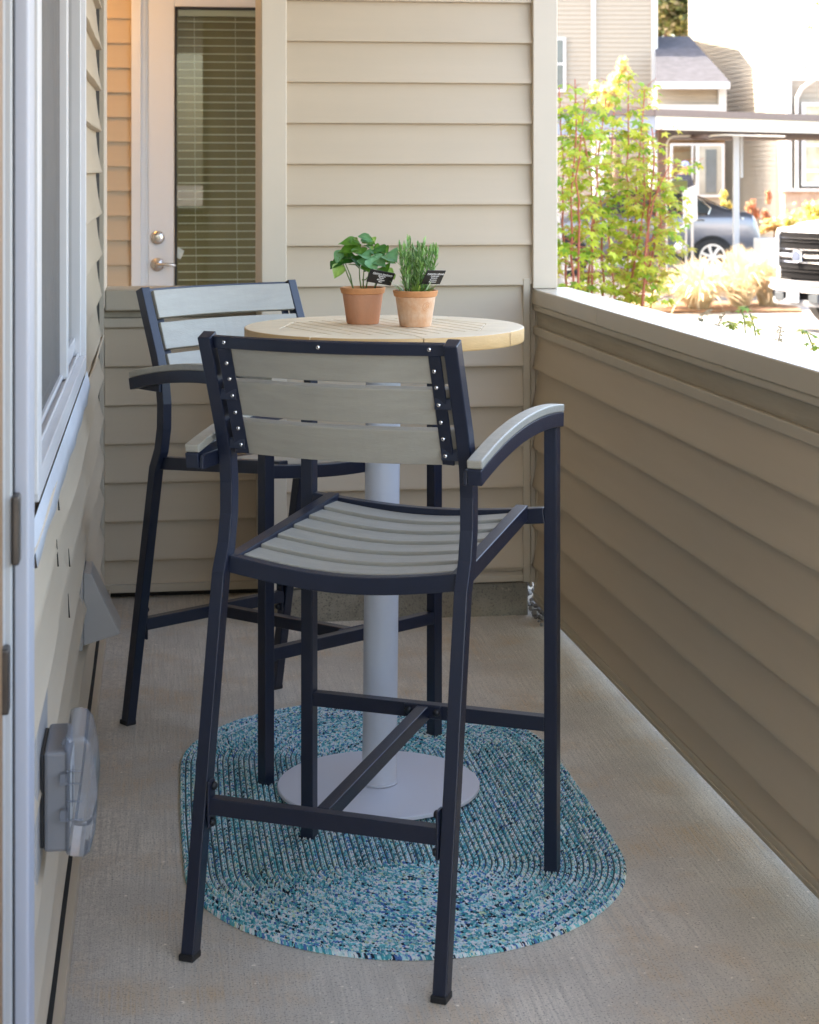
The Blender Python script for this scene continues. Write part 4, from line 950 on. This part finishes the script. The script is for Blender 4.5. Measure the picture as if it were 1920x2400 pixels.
# ---- pickup truck at right
def make_truck():
    loc = at(1874, 640, 20.3); loc.z = GZ
    root = thing('white_pickup', 'white pickup truck front with chrome bar grille at the right edge', 'truck', loc, math.radians(0))
    wp = mat('white_car_paint', (.78, .78, .78), .3, coat=1); chm = mat('chrome', (.85, .85, .86), .12, 1); bk_ = mat('black_grille', (.008, .008, .009), .8, spec=.1)
    # local: x to the vehicle's left seen from the front, y forward (towards the viewer), z up
    def bow(x): return -.16 * (abs(x) / .95) ** 2.2
    W_ = .98
    xs = np.linspace(-W_, W_, 17)
    b = MB(); prof = [(.0, .62), (.02, .80), (.0, 1.06), (-.06, 1.17), (-.25, 1.235), (-.8, 1.28), (-1.5, 1.32)]
    vs_ = [(x, bow(x) + y - .04, z - .06 * (abs(x) / W_) ** 3) for x in xs for (y, z) in prof]; n = len(prof)
    b.add(vs_, [(i * n + j, (i + 1) * n + j, (i + 1) * n + j + 1, i * n + j + 1) for i in range(16) for j in range(n - 1)])
    b.prism([(-W_, -.2, .55), (-W_, -.2, 1.15), (-W_, -.8, 1.20), (-W_, -1.5, 1.25), (-W_, -5.2, 1.25), (-W_, -5.2, .5), (-W_, -1.5, .5), (-W_, -1.35, .85), (-W_, -.65, .85), (-W_, -.5, .55)], (.05, 0, 0))
    b.prism([(W_, -.2, .55), (W_, -.2, 1.15), (W_, -.8, 1.20), (W_, -1.5, 1.25), (W_, -5.2, 1.25), (W_, -5.2, .5), (W_, -1.5, .5), (W_, -1.35, .85), (W_, -.65, .85), (W_, -.5, .55)], (-.05, 0, 0))
    b.prism([(-.85, -1.5, 1.28), (-.85, -2.3, 1.85), (-.85, -4.0, 1.85), (-.85, -4.2, 1.25), (-.85, -1.5, 1.2)], (1.7, 0, 0))
    b.build('body', wp, root, smooth='auto')
    g1_ = MB()
    def strip(mb, z0, z1, x0, x1, out, nn_=10):
        X_ = np.linspace(x0, x1, nn_ + 1); v = []
        for x in X_: v += [(x, bow(x) + out, z0), (x, bow(x) + out + .012, (z0 + z1) / 2), (x, bow(x) + out, z1), (x, bow(x) + out - .02, z1), (x, bow(x) + out - .02, z0)]
        mb.add(v, [(i * 5 + j, (i + 1) * 5 + j, (i + 1) * 5 + (j + 1) % 5, i * 5 + (j + 1) % 5) for i in range(nn_) for j in range(5)] + [(0, 1, 2, 3, 4), tuple(nn_ * 5 + j for j in range(5))])
    strip(g1_, .60, 1.12, -.62, .62, .005); g1_.build('grille', bk_, root)
    c1_ = MB()
    for (a, b_) in ((1.045, 1.06), (1.005, 1.018), (.915, .935), (.775, .795), (.715, .728), (.672, .685)): strip(c1_, a, b_, -.61, .61, .012)
    strip(c1_, .83, .885, -.62, -.15, .012); strip(c1_, .83, .885, .15, .62, .012)
    c1_.build('grille_bar', chm, root, smooth='auto')
    em = MB(); em.lathe([(.0, .045), (.10, .045), (.115, .05), (.125, .03), (.125, .0)][::-1], (0, 0, .855), 32, 'Y', 1, .62); em.build('emblem_ring', chm, root, smooth='auto')
    em = MB(); em.lathe([(.001, .053), (.095, .052), (.098, .045)][::-1], (0, 0, .855), 32, 'Y', 1, .60); em.build('emblem', mat('blue_grey_emblem', (.15, .18, .26), .3, .5), root)
    bp = MB(); strip(bp, .50, .585, -.97, .97, .07); strip(bp, .30, .37, -.80, .80, .06); bp.build('bumper', mat('silver_bumper_paint', (.22, .225, .24), .35, .2), root, smooth='auto')
    bp = MB(); strip(bp, .455, .498, -.98, .98, .085); bp.build('bumper_chrome', chm, root, smooth='auto')
    bp = MB(); strip(bp, .371, .455, -.93, .93, .04); bp.build('bumper_recess', bk_, root)
    for s in (-1, 1): MB().box(s * .45 - .12, s * .45 + .12, bow(.45) + .02, bow(.45) + .085, .345, .445).build('fog_lamp', mat('dark_fog_lens', (.08, .09, .1), .2), root, bev=.01)
    for s in (-1, 1): MB().prism([(s * .63, bow(.63) + .03, .72), (s * .93, bow(.93) + .03, .80), (s * .95, bow(.95) + .0, 1.07), (s * .63, bow(.63) + .03, 1.10)], (0, -.08, 0)).build('headlight', mat('headlight_lens', (.6, .62, .65), .1, .4), root)
    MB().box(-.155, .155, .088, .10, .345, .50).build('licence_plate', mat('plate_white', (.72, .76, .80), .4), root)
    pm = MB(); pm.prism([(-.14, .102, .36), (.14, .102, .36), (.14, .102, .385), (.05, .102, .43), (.0, .102, .405), (-.06, .102, .425), (-.14, .102, .39)], (0, .001, 0)); pm.build('plate_mountain', mat('plate_blue', (.35, .50, .68), .5), root)
    cu = D.curves.new('t', 'FONT'); cu.body = 'WASHINGTON'; cu.size = .035; cu.align_x = 'CENTER'; ob = D.objects.new('t', cu); COL.objects.link(ob); me = D.meshes.new_from_object(ob.evaluated_get(bpy.context.evaluated_depsgraph_get()))
    mm = MB(); mm.add([(-v.co.x, .102, .465 + v.co.y) for v in me.vertices], [tuple(p.vertices) for p in me.polygons]); D.objects.remove(ob); mm.build('plate_lettering', mat('plate_red', (.6, .08, .06), .5), root)
    for s in (-1, 1):
        for yy in (-1.0, -4.2):
            wh = MB(); wh.lathe([(.24, -.14), (.36, -.14), (.40, -.10), (.40, .10), (.36, .14), (.24, .14)], (s * .84, yy, .40), 36, 'X'); wo_ = wh.build('wheel', M['dark'], root, smooth='auto')
            MB().lathe([(.02, .10 * s), (.12, .12 * s), (.235, .09 * s), (.24, .05 * s)], (s * .84, yy, .40), 24, 'X').build('rim', chm, wo_, smooth='auto')
    MB().box(-.8, .8, -5, -.3, .35, .6).build('chassis', bk_, root)
    return root
tk = make_truck(); tk.rotation_euler = (0, 0, math.radians(180 - 70)); tk.scale = (.64, 1, 1)

# ---- sign box, curbs and utility boxes
ts = thing('notice_box', 'white slanted notice box on twin thin posts in front of the sedan', 'sign', at(1617, 600, 26))
sbx = MB(VM)
def zq(x, y, v): u, z = uz(x, y, v); return (u, v, z)
sbx.prism([zq(1600, 446, 26.1), zq(1634, 432, 25.9), zq(1635, 516, 25.9), zq(1602, 531, 26.1)], (.02, .12, 0)); o = sbx.build('panel', M['wtrim'], bev=.01); P(o, ts)
o = MB(VM).box(*Q(1608, 1612, 0, 0, 26)[:2], 26.05, 26.08, GZ, uz(0, 520, 26)[1]).box(*Q(1622, 1627, 0, 0, 26)[:2], 26.05, 26.08, GZ, uz(0, 515, 26)[1]).build('post', mat('grey_metal_post', (.45, .44, .42), .4, .5)); P(o, ts)
o = MB(VM).prism([zq(1588, 540, 25.8), zq(1612, 528, 25.8), zq(1614, 533, 25.8), zq(1591, 545, 25.8)], (0, .3, 0)).build('shelf', M['wtrim']); P(o, ts)
kb = MB(VM); a = Q(1784, 1845, 560, 604, 27); 
tag(MB(VM).box(a[0], a[1], 27, 27.6, GZ, a[3]).build('utility_box', M['wtrim'], bev=.02), 'low white utility box between the sedan and the pickup', 'utility box')
rk = MB(VM); u, z = uz(1592, 575, 25.5)
rk.ball((u, 25.5, z - .03), .075, 8, 6, (1, .8, 1.1)); o = rk.build('post_cap_rock', M['wtrim']); o.name = 'white_boulder'; tag(o, 'small white boulder beside the notice box posts', 'boulder')
bxs = MB(VM); a = Q(1573, 1612, 423, 452, 35); bxs.box(a[0], a[1], 35, 35.6, GZ, a[3]); tag(bxs.build('parcel_locker', mat('yellow_green_paint', (.42, .46, .18), .6), bev=.02), 'pale yellow green cabinet behind the sedan roof', 'cabinet')

# ---- person in the doorway
def person():
    root = thing('person', 'person in dark shirt and blue patterned cap standing in the lobby doorway', 'person', at(1603, 480, 47))
    u, _ = uz(1602, 0, 47); fz = -.12
    sk = [((u, 47, fz + .95), .15), ((u, 47, fz + 1.15), .14), ((u - .01, 47, fz + 1.36), .17), ((u + .02, 47, fz + 1.48), .06), ((u + .05, 47, fz + 1.60), .095), ((u + .05, 47, fz + 1.70), .085),
          ((u - .2, 47.02, fz + 1.36), .065), ((u - .26, 46.98, fz + 1.10), .05), ((u - .10, 46.85, fz + 1.0), .04), ((u + .17, 47, fz + 1.36), .065), ((u + .24, 46.95, fz + 1.10), .05), ((u + .3, 46.8, fz + .98), .04),
          ((u - .1, 47, fz + .85), .10), ((u - .11, 47, fz + .45), .07), ((u - .11, 47, fz + .06), .05), ((u - .11, 46.85, fz + .03), .045), ((u + .1, 47, fz + .85), .10), ((u + .11, 47, fz + .45), .07), ((u + .11, 47, fz + .06), .05), ((u + .11, 46.85, fz + .03), .045)]
    ed = [(0, 1), (1, 2), (2, 3), (3, 4), (4, 5), (2, 6), (6, 7), (7, 8), (2, 9), (9, 10), (10, 11), (0, 12), (12, 13), (13, 14), (14, 15), (0, 16), (16, 17), (17, 18), (18, 19)]
    me = D.meshes.new('body'); me.from_pydata([tuple(VM @ Vector(p)) for p, _ in sk], ed, []); o = D.objects.new('body', me); COL.objects.link(o)
    m = o.modifiers.new('skin', 'SKIN'); 
    for i, (p, r_) in enumerate(sk): me.skin_vertices[0].data[i].radius = (r_, r_)
    me.skin_vertices[0].data[0].use_root = True
    s_ = o.modifiers.new('sub', 'SUBSURF'); s_.levels = 2; s_.render_levels = 2
    # clothing by height
    mt = D.materials.new('person_skin_and_clothes'); mt.use_nodes = True; t = mt.node_tree; tc = t.nodes.new('ShaderNodeTexCoord'); sp = t.nodes.new('ShaderNodeSeparateXYZ'); rp = t.nodes.new('ShaderNodeValToRGB'); t.links.new(tc.outputs['Object'], sp.inputs[0])
    mr = t.nodes.new('ShaderNodeMapRange'); mr.inputs[1].default_value = fz; mr.inputs[2].default_value = fz + 1.8; t.links.new(sp.outputs[2], mr.inputs[0]); t.links.new(mr.outputs[0], rp.inputs[0]); rp.color_ramp.interpolation = 'CONSTANT'
    rp.color_ramp.elements[0].color = (.03, .03, .04, 1); rp.color_ramp.elements[1].position = .80; rp.color_ramp.elements[1].color = (.42, .22, .13, 1)
    t.links.new(rp.outputs[0], t.nodes['Principled BSDF'].inputs['Base Color']); me.materials.append(mt); P(o, root)
    c = MB(VM); c.ball((u + .045, 47, fz + 1.70), .112, 14, 10, (1, 1, .75)); c.prism([(u + .1, 46.93, fz + 1.68), (u + .24, 46.95, fz + 1.66), (u + .24, 47.05, fz + 1.66), (u + .1, 47.07, fz + 1.68)], (0, 0, .02)); P(c.build('cap', mat('blue_patterned_cap', (.04, .10, .40), .8, var=.5, vscale=16, vcol=(.5, .55, .7)), smooth=True), root)
person()

# ---- plants outside
def lobed(mb, c, ax, nrm, size, col, rnd):
    """palmate maple-like leaf"""
    ax = ax.normalized(); side = ax.cross(nrm).normalized(); up = side.cross(ax)
    tips = [(-2.1, .55), (-1.05, .85), (0, 1.0), (1.05, .85), (2.1, .55)]; pts = [(0, 0)]
    ring = []
    for i, (a, l) in enumerate(tips):
        if i == 0: ring.append((a - .45, .28))
        ring += [(a - .16, l * .72), (a, l), (a + .16, l * .72), (a + .52, l * .46 if i < 4 else .25)]
    vs_ = [c]
    for a, l in ring:
        r_ = l * size; p = c + ax * (math.cos(a) * r_) + side * (math.sin(a) * r_) - up * (.35 * r_ * r_ / size * (.6 + .5 * abs(math.sin(a))))
        vs_.append(p)
    n = len(ring); fs = [(0, i + 1, i + 2) for i in range(n - 1)]
    mb.add(vs_, fs); mb.c += [col] * len(fs)
M['maple_leaf'] = mat('vine_maple_leaf', (.2, .3, .03), .5, attr=True, trans=.45)
M['maple_stem'] = mat('red_maple_stem', (.55, .15, .09), .6, var=.3, vscale=15)
def maple(label, stems, seed, zc, leafn, tones, group='young maples beyond the half wall'):
    rnd = random.Random(seed); bx = sum(s[0][0] for s in stems) / len(stems)
    b0 = at(bx, 700, zc); b0.z = GZ
    root = thing('young_maple', label, 'tree', b0, 0, group); st_ = MB(); lf = MB(); tw_ = MB()
    for pts in stems:
        z_ = zc + rnd.uniform(-.35, .35); path = [at(x, y, z_ + rnd.uniform(-.05, .05)) for x, y in pts]
        g0 = path[0].copy(); g0.z = GZ; g0.x = g0.x * .5 + b0.x * .5; path = [g0] + path
        # resample with slight wobble
        fine = []
        for i in range(len(path) - 1):
            for k in range(4):
                q = path[i].lerp(path[i + 1], k / 4); 
                if i + k > 0: q += Vector((rnd.uniform(-.006, .006), rnd.uniform(-.01, .01), 0))
                fine.append(q)
        fine.append(path[-1]); n = len(fine)
        st_.tube(fine, [.0085 - .0055 * i / n for i in range(n)], 6)
        # nodes bearing pairs of leaves
        Ls = [0]
        for i in range(1, n): Ls.append(Ls[-1] + (fine[i] - fine[i - 1]).length)
        s_ = 1.0 + rnd.uniform(0, .1)
        while s_ < Ls[-1]:
            i = next(j for j in range(1, n) if Ls[j] >= s_); q = fine[i - 1].lerp(fine[i], (s_ - Ls[i - 1]) / (Ls[i] - Ls[i - 1] + 1e-6))
            a0 = rnd.uniform(0, 6.28)
            for side in (0, math.pi):
                a = a0 + side + rnd.uniform(-.4, .4); ln = rnd.uniform(.05, .20) * leafn
                d_ = Vector((math.cos(a), math.sin(a), rnd.uniform(.1, .6))); e_ = q + d_ * ln
                tw_.tube([q, (q + e_) / 2 + Vector((0, 0, .01)), e_], .0016, 4)
                for m_ in range(rnd.choice([3, 4, 5])):
                    aa = a + rnd.uniform(-1.5, 1.5); dd = Vector((math.cos(aa), math.sin(aa), rnd.uniform(-.9, -.1))); c_ = q.lerp(e_, rnd.uniform(.35, 1.0)) + dd * rnd.uniform(.01, .05)
                    t_ = rnd.choice(tones); f_ = rnd.uniform(.75, 1.2)
                    lobed(lf, c_, dd, Vector((rnd.uniform(-.4, .4), rnd.uniform(-.9, .0), 1)), rnd.uniform(.034, .058), tuple(x * f_ for x in t_), rnd)
            s_ += rnd.uniform(.045, .09)
    P(st_.build('stems', M['maple_stem'], smooth=True), root); P(tw_.build('twigs', M['maple_stem']), root); P(lf.build('leaves', M['maple_leaf'], fix=False), root)
gr_ = [(.30, .46, .03), (.42, .54, .04), (.54, .60, .06), (.20, .36, .03), (.60, .58, .08), (.50, .58, .05)]
maple('young red stemmed maple with green leaves hard against the corner post', [[(1345, 700), (1338, 500), (1350, 330), (1348, 185)], [(1330, 690), (1318, 520), (1322, 400), (1310, 200)], [(1352, 690), (1360, 520), (1352, 420), (1372, 230)], [(1380, 660), (1395, 520), (1372, 330), (1345, 240)], [(1390, 700), (1388, 540), (1400, 430), (1398, 330)]], 11, 10.4, 1.0, gr_)
maple('middle young maple, tallest, with forked red stem', [[(1465, 740), (1472, 530), (1470, 400), (1475, 175)], [(1475, 740), (1490, 500), (1492, 430), (1512, 200)], [(1415, 700), (1412, 520), (1400, 390), (1422, 215)], [(1440, 700), (1425, 500), (1432, 380), (1440, 260)], [(1470, 700), (1500, 560), (1512, 470), (1508, 330)]], 12, 10.9, 1.05, gr_ + [(.5, .5, .06)])
maple('right hand young maple with the most yellow leaves, in front of the notice box', [[(1505, 745), (1515, 560), (1530, 470), (1568, 390)], [(1500, 740), (1530, 600), (1548, 520), (1560, 450)], [(1520, 745), (1540, 640), (1555, 600)], [(1505, 700), (1535, 540), (1545, 420), (1585, 415)], [(1510, 700), (1520, 500), (1535, 380), (1528, 300)]], 13, 10.6, 1.15, gr_[1:] + [(.55, .52, .08), (.5, .42, .07)])
# distant pale tree behind, between the house blocks
def blobtree(name, label, blobs, zc, n, size, cols, trunk=None, group=None):
    rnd = random.Random(len(label)); b = at(blobs[0][0], 0, zc); b.z = GZ; root = thing(name, label, 'tree' if trunk else 'shrub', b, 0, group); lf = MB()
    tot = sum(bb[2] * bb[3] for bb in blobs)
    for (x, y, rx, ry) in blobs:
        k_ = zc / FPX; m_ = int(n * rx * ry / tot)
        nsub = max(3, m_ // 60); subs = [(rnd.gauss(0, .5), rnd.gauss(0, .5), rnd.gauss(0, .5)) for _ in range(nsub)]
        for i in range(m_):
            s_ = rnd.choice(subs); u_ = s_[0] + rnd.gauss(0, .22); v_ = s_[1] + rnd.gauss(0, .22); w_ = s_[2] + rnd.gauss(0, .22)
            c = at(x + u_ * rx, y + v_ * ry, zc) + Vector((0, w_ * rx * k_, 0))
            if c.z < GZ: c.z = GZ + .05
            d1 = Vector((rnd.gauss(0, 1), rnd.gauss(0, 1), rnd.gauss(0, 1))).normalized() * size * rnd.uniform(.6, 1.3); d2 = d1.orthogonal().normalized() * size * .5
            col = rnd.choice(cols); q = rnd.uniform(.7, 1.25)
            lf.add([c - d1 * .5, c + d2 * .5, c + d1 * .5, c - d2 * .5], [(0, 1, 2, 3)]); lf.c.append(tuple(a * q for a in col))
    P(lf.build('crown' if trunk else 'foliage', M['maple_leaf'], fix=False), root)
    tb_ = MB(); x, y = blobs[0][0], blobs[0][1]; top_ = at(x, y, zc); bt_ = at(x, 0, zc); bt_.z = GZ
    tb_.tube([bt_, bt_.lerp(top_, .5) + Vector((.01, 0, 0)), top_], [size * (.9 if trunk else .3), size * (.6 if trunk else .2), size * .15], 8); P(tb_.build('trunk' if trunk else 'stem', mat('bark', (.16, .10, .07), .9) if 'bark' not in D.materials else D.materials['bark']), root)
    return root
blobtree('tall_tree', 'tall hazy green tree beyond the roofs, between the two buildings', [(1560, 20, 60, 40), (1610, 60, 45, 40), (1575, 60, 50, 40), (1630, 10, 40, 50), (1550, -60, 80, 60), (1500, 30, 40, 60), (1640, -30, 60, 60)], 75, 5200, .35, [(.22, .22, .06), (.3, .26, .08), (.12, .15, .05), (.35, .27, .15)], True)
blobtree('yellow_tree', 'pale yellow leaved small tree behind the maples before the cream wall', [(1445, 200, 26, 45), (1415, 225, 28, 32), (1460, 160, 14, 26)], 40, 900, .16, [(.75, .55, .15), (.7, .6, .25), (.8, .65, .35)], True)
blobtree('overhanging_tree', 'sparse yellow green branch tips reaching in at the upper right edge', [(2060, 120, 70, 120), (1905, 66, 18, 9), (1890, 150, 16, 7), (1918, 10, 8, 14), (1935, 250, 16, 40)], 16, 420, .06, [(.5, .52, .08), (.35, .42, .06)], True)
for (lab, bl, zc, n, cols) in (
    ('dense yellow shrub row below the stone wall base', [(1860, 515, 30, 22), (1910, 505, 40, 26), (1960, 500, 40, 30)], 41, 1800, [(.62, .55, .14), (.5, .5, .12), (.7, .6, .3)]),
    ('reddish twiggy shrub against the grey siding', [(1765, 480, 14, 26), (1798, 470, 8, 18), (1785, 505, 14, 14)], 43, 520, [(.62, .26, .14), (.55, .3, .16)]),
    ('small yellow shrub seen just above the sedan trunk', [(1702, 478, 14, 18), (1690, 495, 16, 14)], 43, 420, [(.7, .55, .12), (.62, .55, .2)]),
    ('low orange ground shrub right of the sedan tail light', [(1815, 525, 26, 9), (1800, 535, 16, 8)], 37, 420, [(.62, .36, .14), (.6, .45, .2)])):
    blobtree('shrub', lab, bl, zc, n, .13, cols, None, 'shrubs in front of the far house')
# ornamental grasses
M['grass'] = mat('dry_fountain_grass', (.6, .5, .3), .7, attr=True, trans=.35)
def grass(label, px, py, zc, hpx, wpx, n, seed, lean=0):
    rnd = random.Random(seed); b = at(px, py, zc); b.z = GZ; root = thing('fountain_grass', label, 'grass clump', b, 0, 'fountain grass clumps in the mulch bed'); mb = MB(); k_ = zc / FPX; Hh = hpx * k_; Ww = wpx * k_
    for i in range(n):
        a = rnd.uniform(0, 6.28); r0 = rnd.uniform(0, .12); el = abs(rnd.gauss(0, .75)); L_ = Hh * rnd.uniform(.55, 1.2); p0_ = b + Vector((math.cos(a) * r0, math.sin(a) * r0, 0)); out = Vector((math.cos(a) + lean, math.sin(a), 0)); pts = []
        spread = Ww * min(1.2, el) * .75
        for j in range(7):
            t = j / 6; pts.append(p0_ + out * (spread * t ** 1.3) + Vector((0, 0, L_ * (t - (.25 + .3 * el) * t ** 2.6))))
        sd_ = out.cross(Vector((0, 0, 1))).normalized() * rnd.uniform(.002, .0045); v = []
        plume = rnd.random() < .22
        for j, q in enumerate(pts):
            w_ = (1 - j / 7) if not plume else (.5 if j < 4 else (3.2 if j < 6 else .5)); v += [q - sd_ * w_, q + sd_ * w_]
        fs = [(2 * j, 2 * j + 1, 2 * j + 3, 2 * j + 2) for j in range(6)]
        mb.add(v, fs); c = rnd.choice([(.74, .66, .48), (.66, .58, .38), (.56, .54, .32), (.80, .73, .58)]) if not plume else (.74, .56, .34); mb.c += [c] * 6
    P(mb.build('blades', M['grass'], fix=False), root)
grass('broad pale clump of fountain grass nearest the maples', 1640, 722, 23.4, 150, 170, 2600, 1, -.15)
grass('bright sunlit fountain grass clump below the white post', 1735, 718, 23.9, 175, 120, 2300, 2)
grass('right hand fountain grass clump beside the pickup', 1800, 714, 24.0, 150, 90, 1600, 3, .1)
grass('small tan fountain grass clump behind the notice box posts', 1610, 690, 25.2, 80, 60, 500, 4)
# young plants just beyond the half wall
def sprout(label, pts, zc, seed, spiky=False):
    rnd = random.Random(seed); b = at(pts[0][0], pts[0][1], zc); b.z = GZ; root = thing('seedling', label, 'plant', b, 0, 'young plants just beyond the half wall'); st_ = MB(); lf = MB()
    path = [b] + [at(x, y, zc) for x, y in pts]; st_.tube(path, .004 if not spiky else .003, 5)
    for i in range(1, len(path)):
        for k in range(9 if spiky else 4):
            q = path[max(1, i - 1)].lerp(path[i], rnd.random()); a = rnd.uniform(0, 6.28); dd = Vector((math.cos(a), math.sin(a), rnd.uniform(-.5, .4)))
            if spiky: 
                lf.add([q, q + dd * .012 + Vector((0, 0, .004)), q + dd * .022, q + dd * .012 - Vector((0, 0, .004))], [(0, 1, 2, 3)]); lf.c.append(rnd.choice([(.25, .24, .16), (.35, .30, .2)]))
            else: lobed(lf, q + dd * .012, dd, Vector((0, -.5, 1)), rnd.uniform(.02, .038), rnd.choice([(.20, .36, .05), (.34, .44, .07), (.5, .45, .08)]), rnd)
    P(st_.build('stem', M['stem'] if not spiky else mat('dry_stalk', (.25, .2, .13), .8) if 'dry_stalk' not in D.materials else D.materials['dry_stalk']), root); P(lf.build('leaves', M['maple_leaf'], fix=False), root)
sprout('leafy green seedling rising above the cap, middle of the row', [(1748, 790), (1745, 750), (1738, 725), (1752, 718)], 7.6, 1)
sprout('drooping seedling branch with red tinged leaves left of the middle one', [(1725, 780), (1712, 765), (1705, 752), (1730, 770)], 7.5, 2)
sprout('tall curved seedling branch right of the middle one', [(1772, 795), (1768, 765), (1758, 735)], 7.7, 3)
sprout('seedling cut off by the right edge of the photo', [(1915, 840), (1905, 810), (1890, 775), (1912, 790)], 6.6, 4)
sprout('dry arching stalk nearest the post', [(1640, 750), (1650, 735), (1665, 726)], 8.4, 5, True)
sprout('second dry arching stalk, beside the red tinged seedling', [(1682, 765), (1692, 745), (1703, 730)], 8.2, 6, True)
sprout('third dry stalk, upright, near the right edge', [(1822, 810), (1828, 785), (1832, 765)], 7.2, 7, True)
# pale trunk stub at the post
tk2 = thing('pale_tree', 'leaning pale birch trunk just outside the corner post', 'tree', (0, 0, 0))
path = [at(1310, 640, 13), at(1302, 540, 13), at(1285, 380, 13), at(1270, 100, 13)]; g0 = at(1318, 700, 13); g0.z = GZ
MB().tube([g0] + path, [.06, .05, .042, .035, .02], 10).build('trunk', mat('pale_bark', (.62, .52, .42), .7, var=.3, vscale=6), tk2, smooth=True)
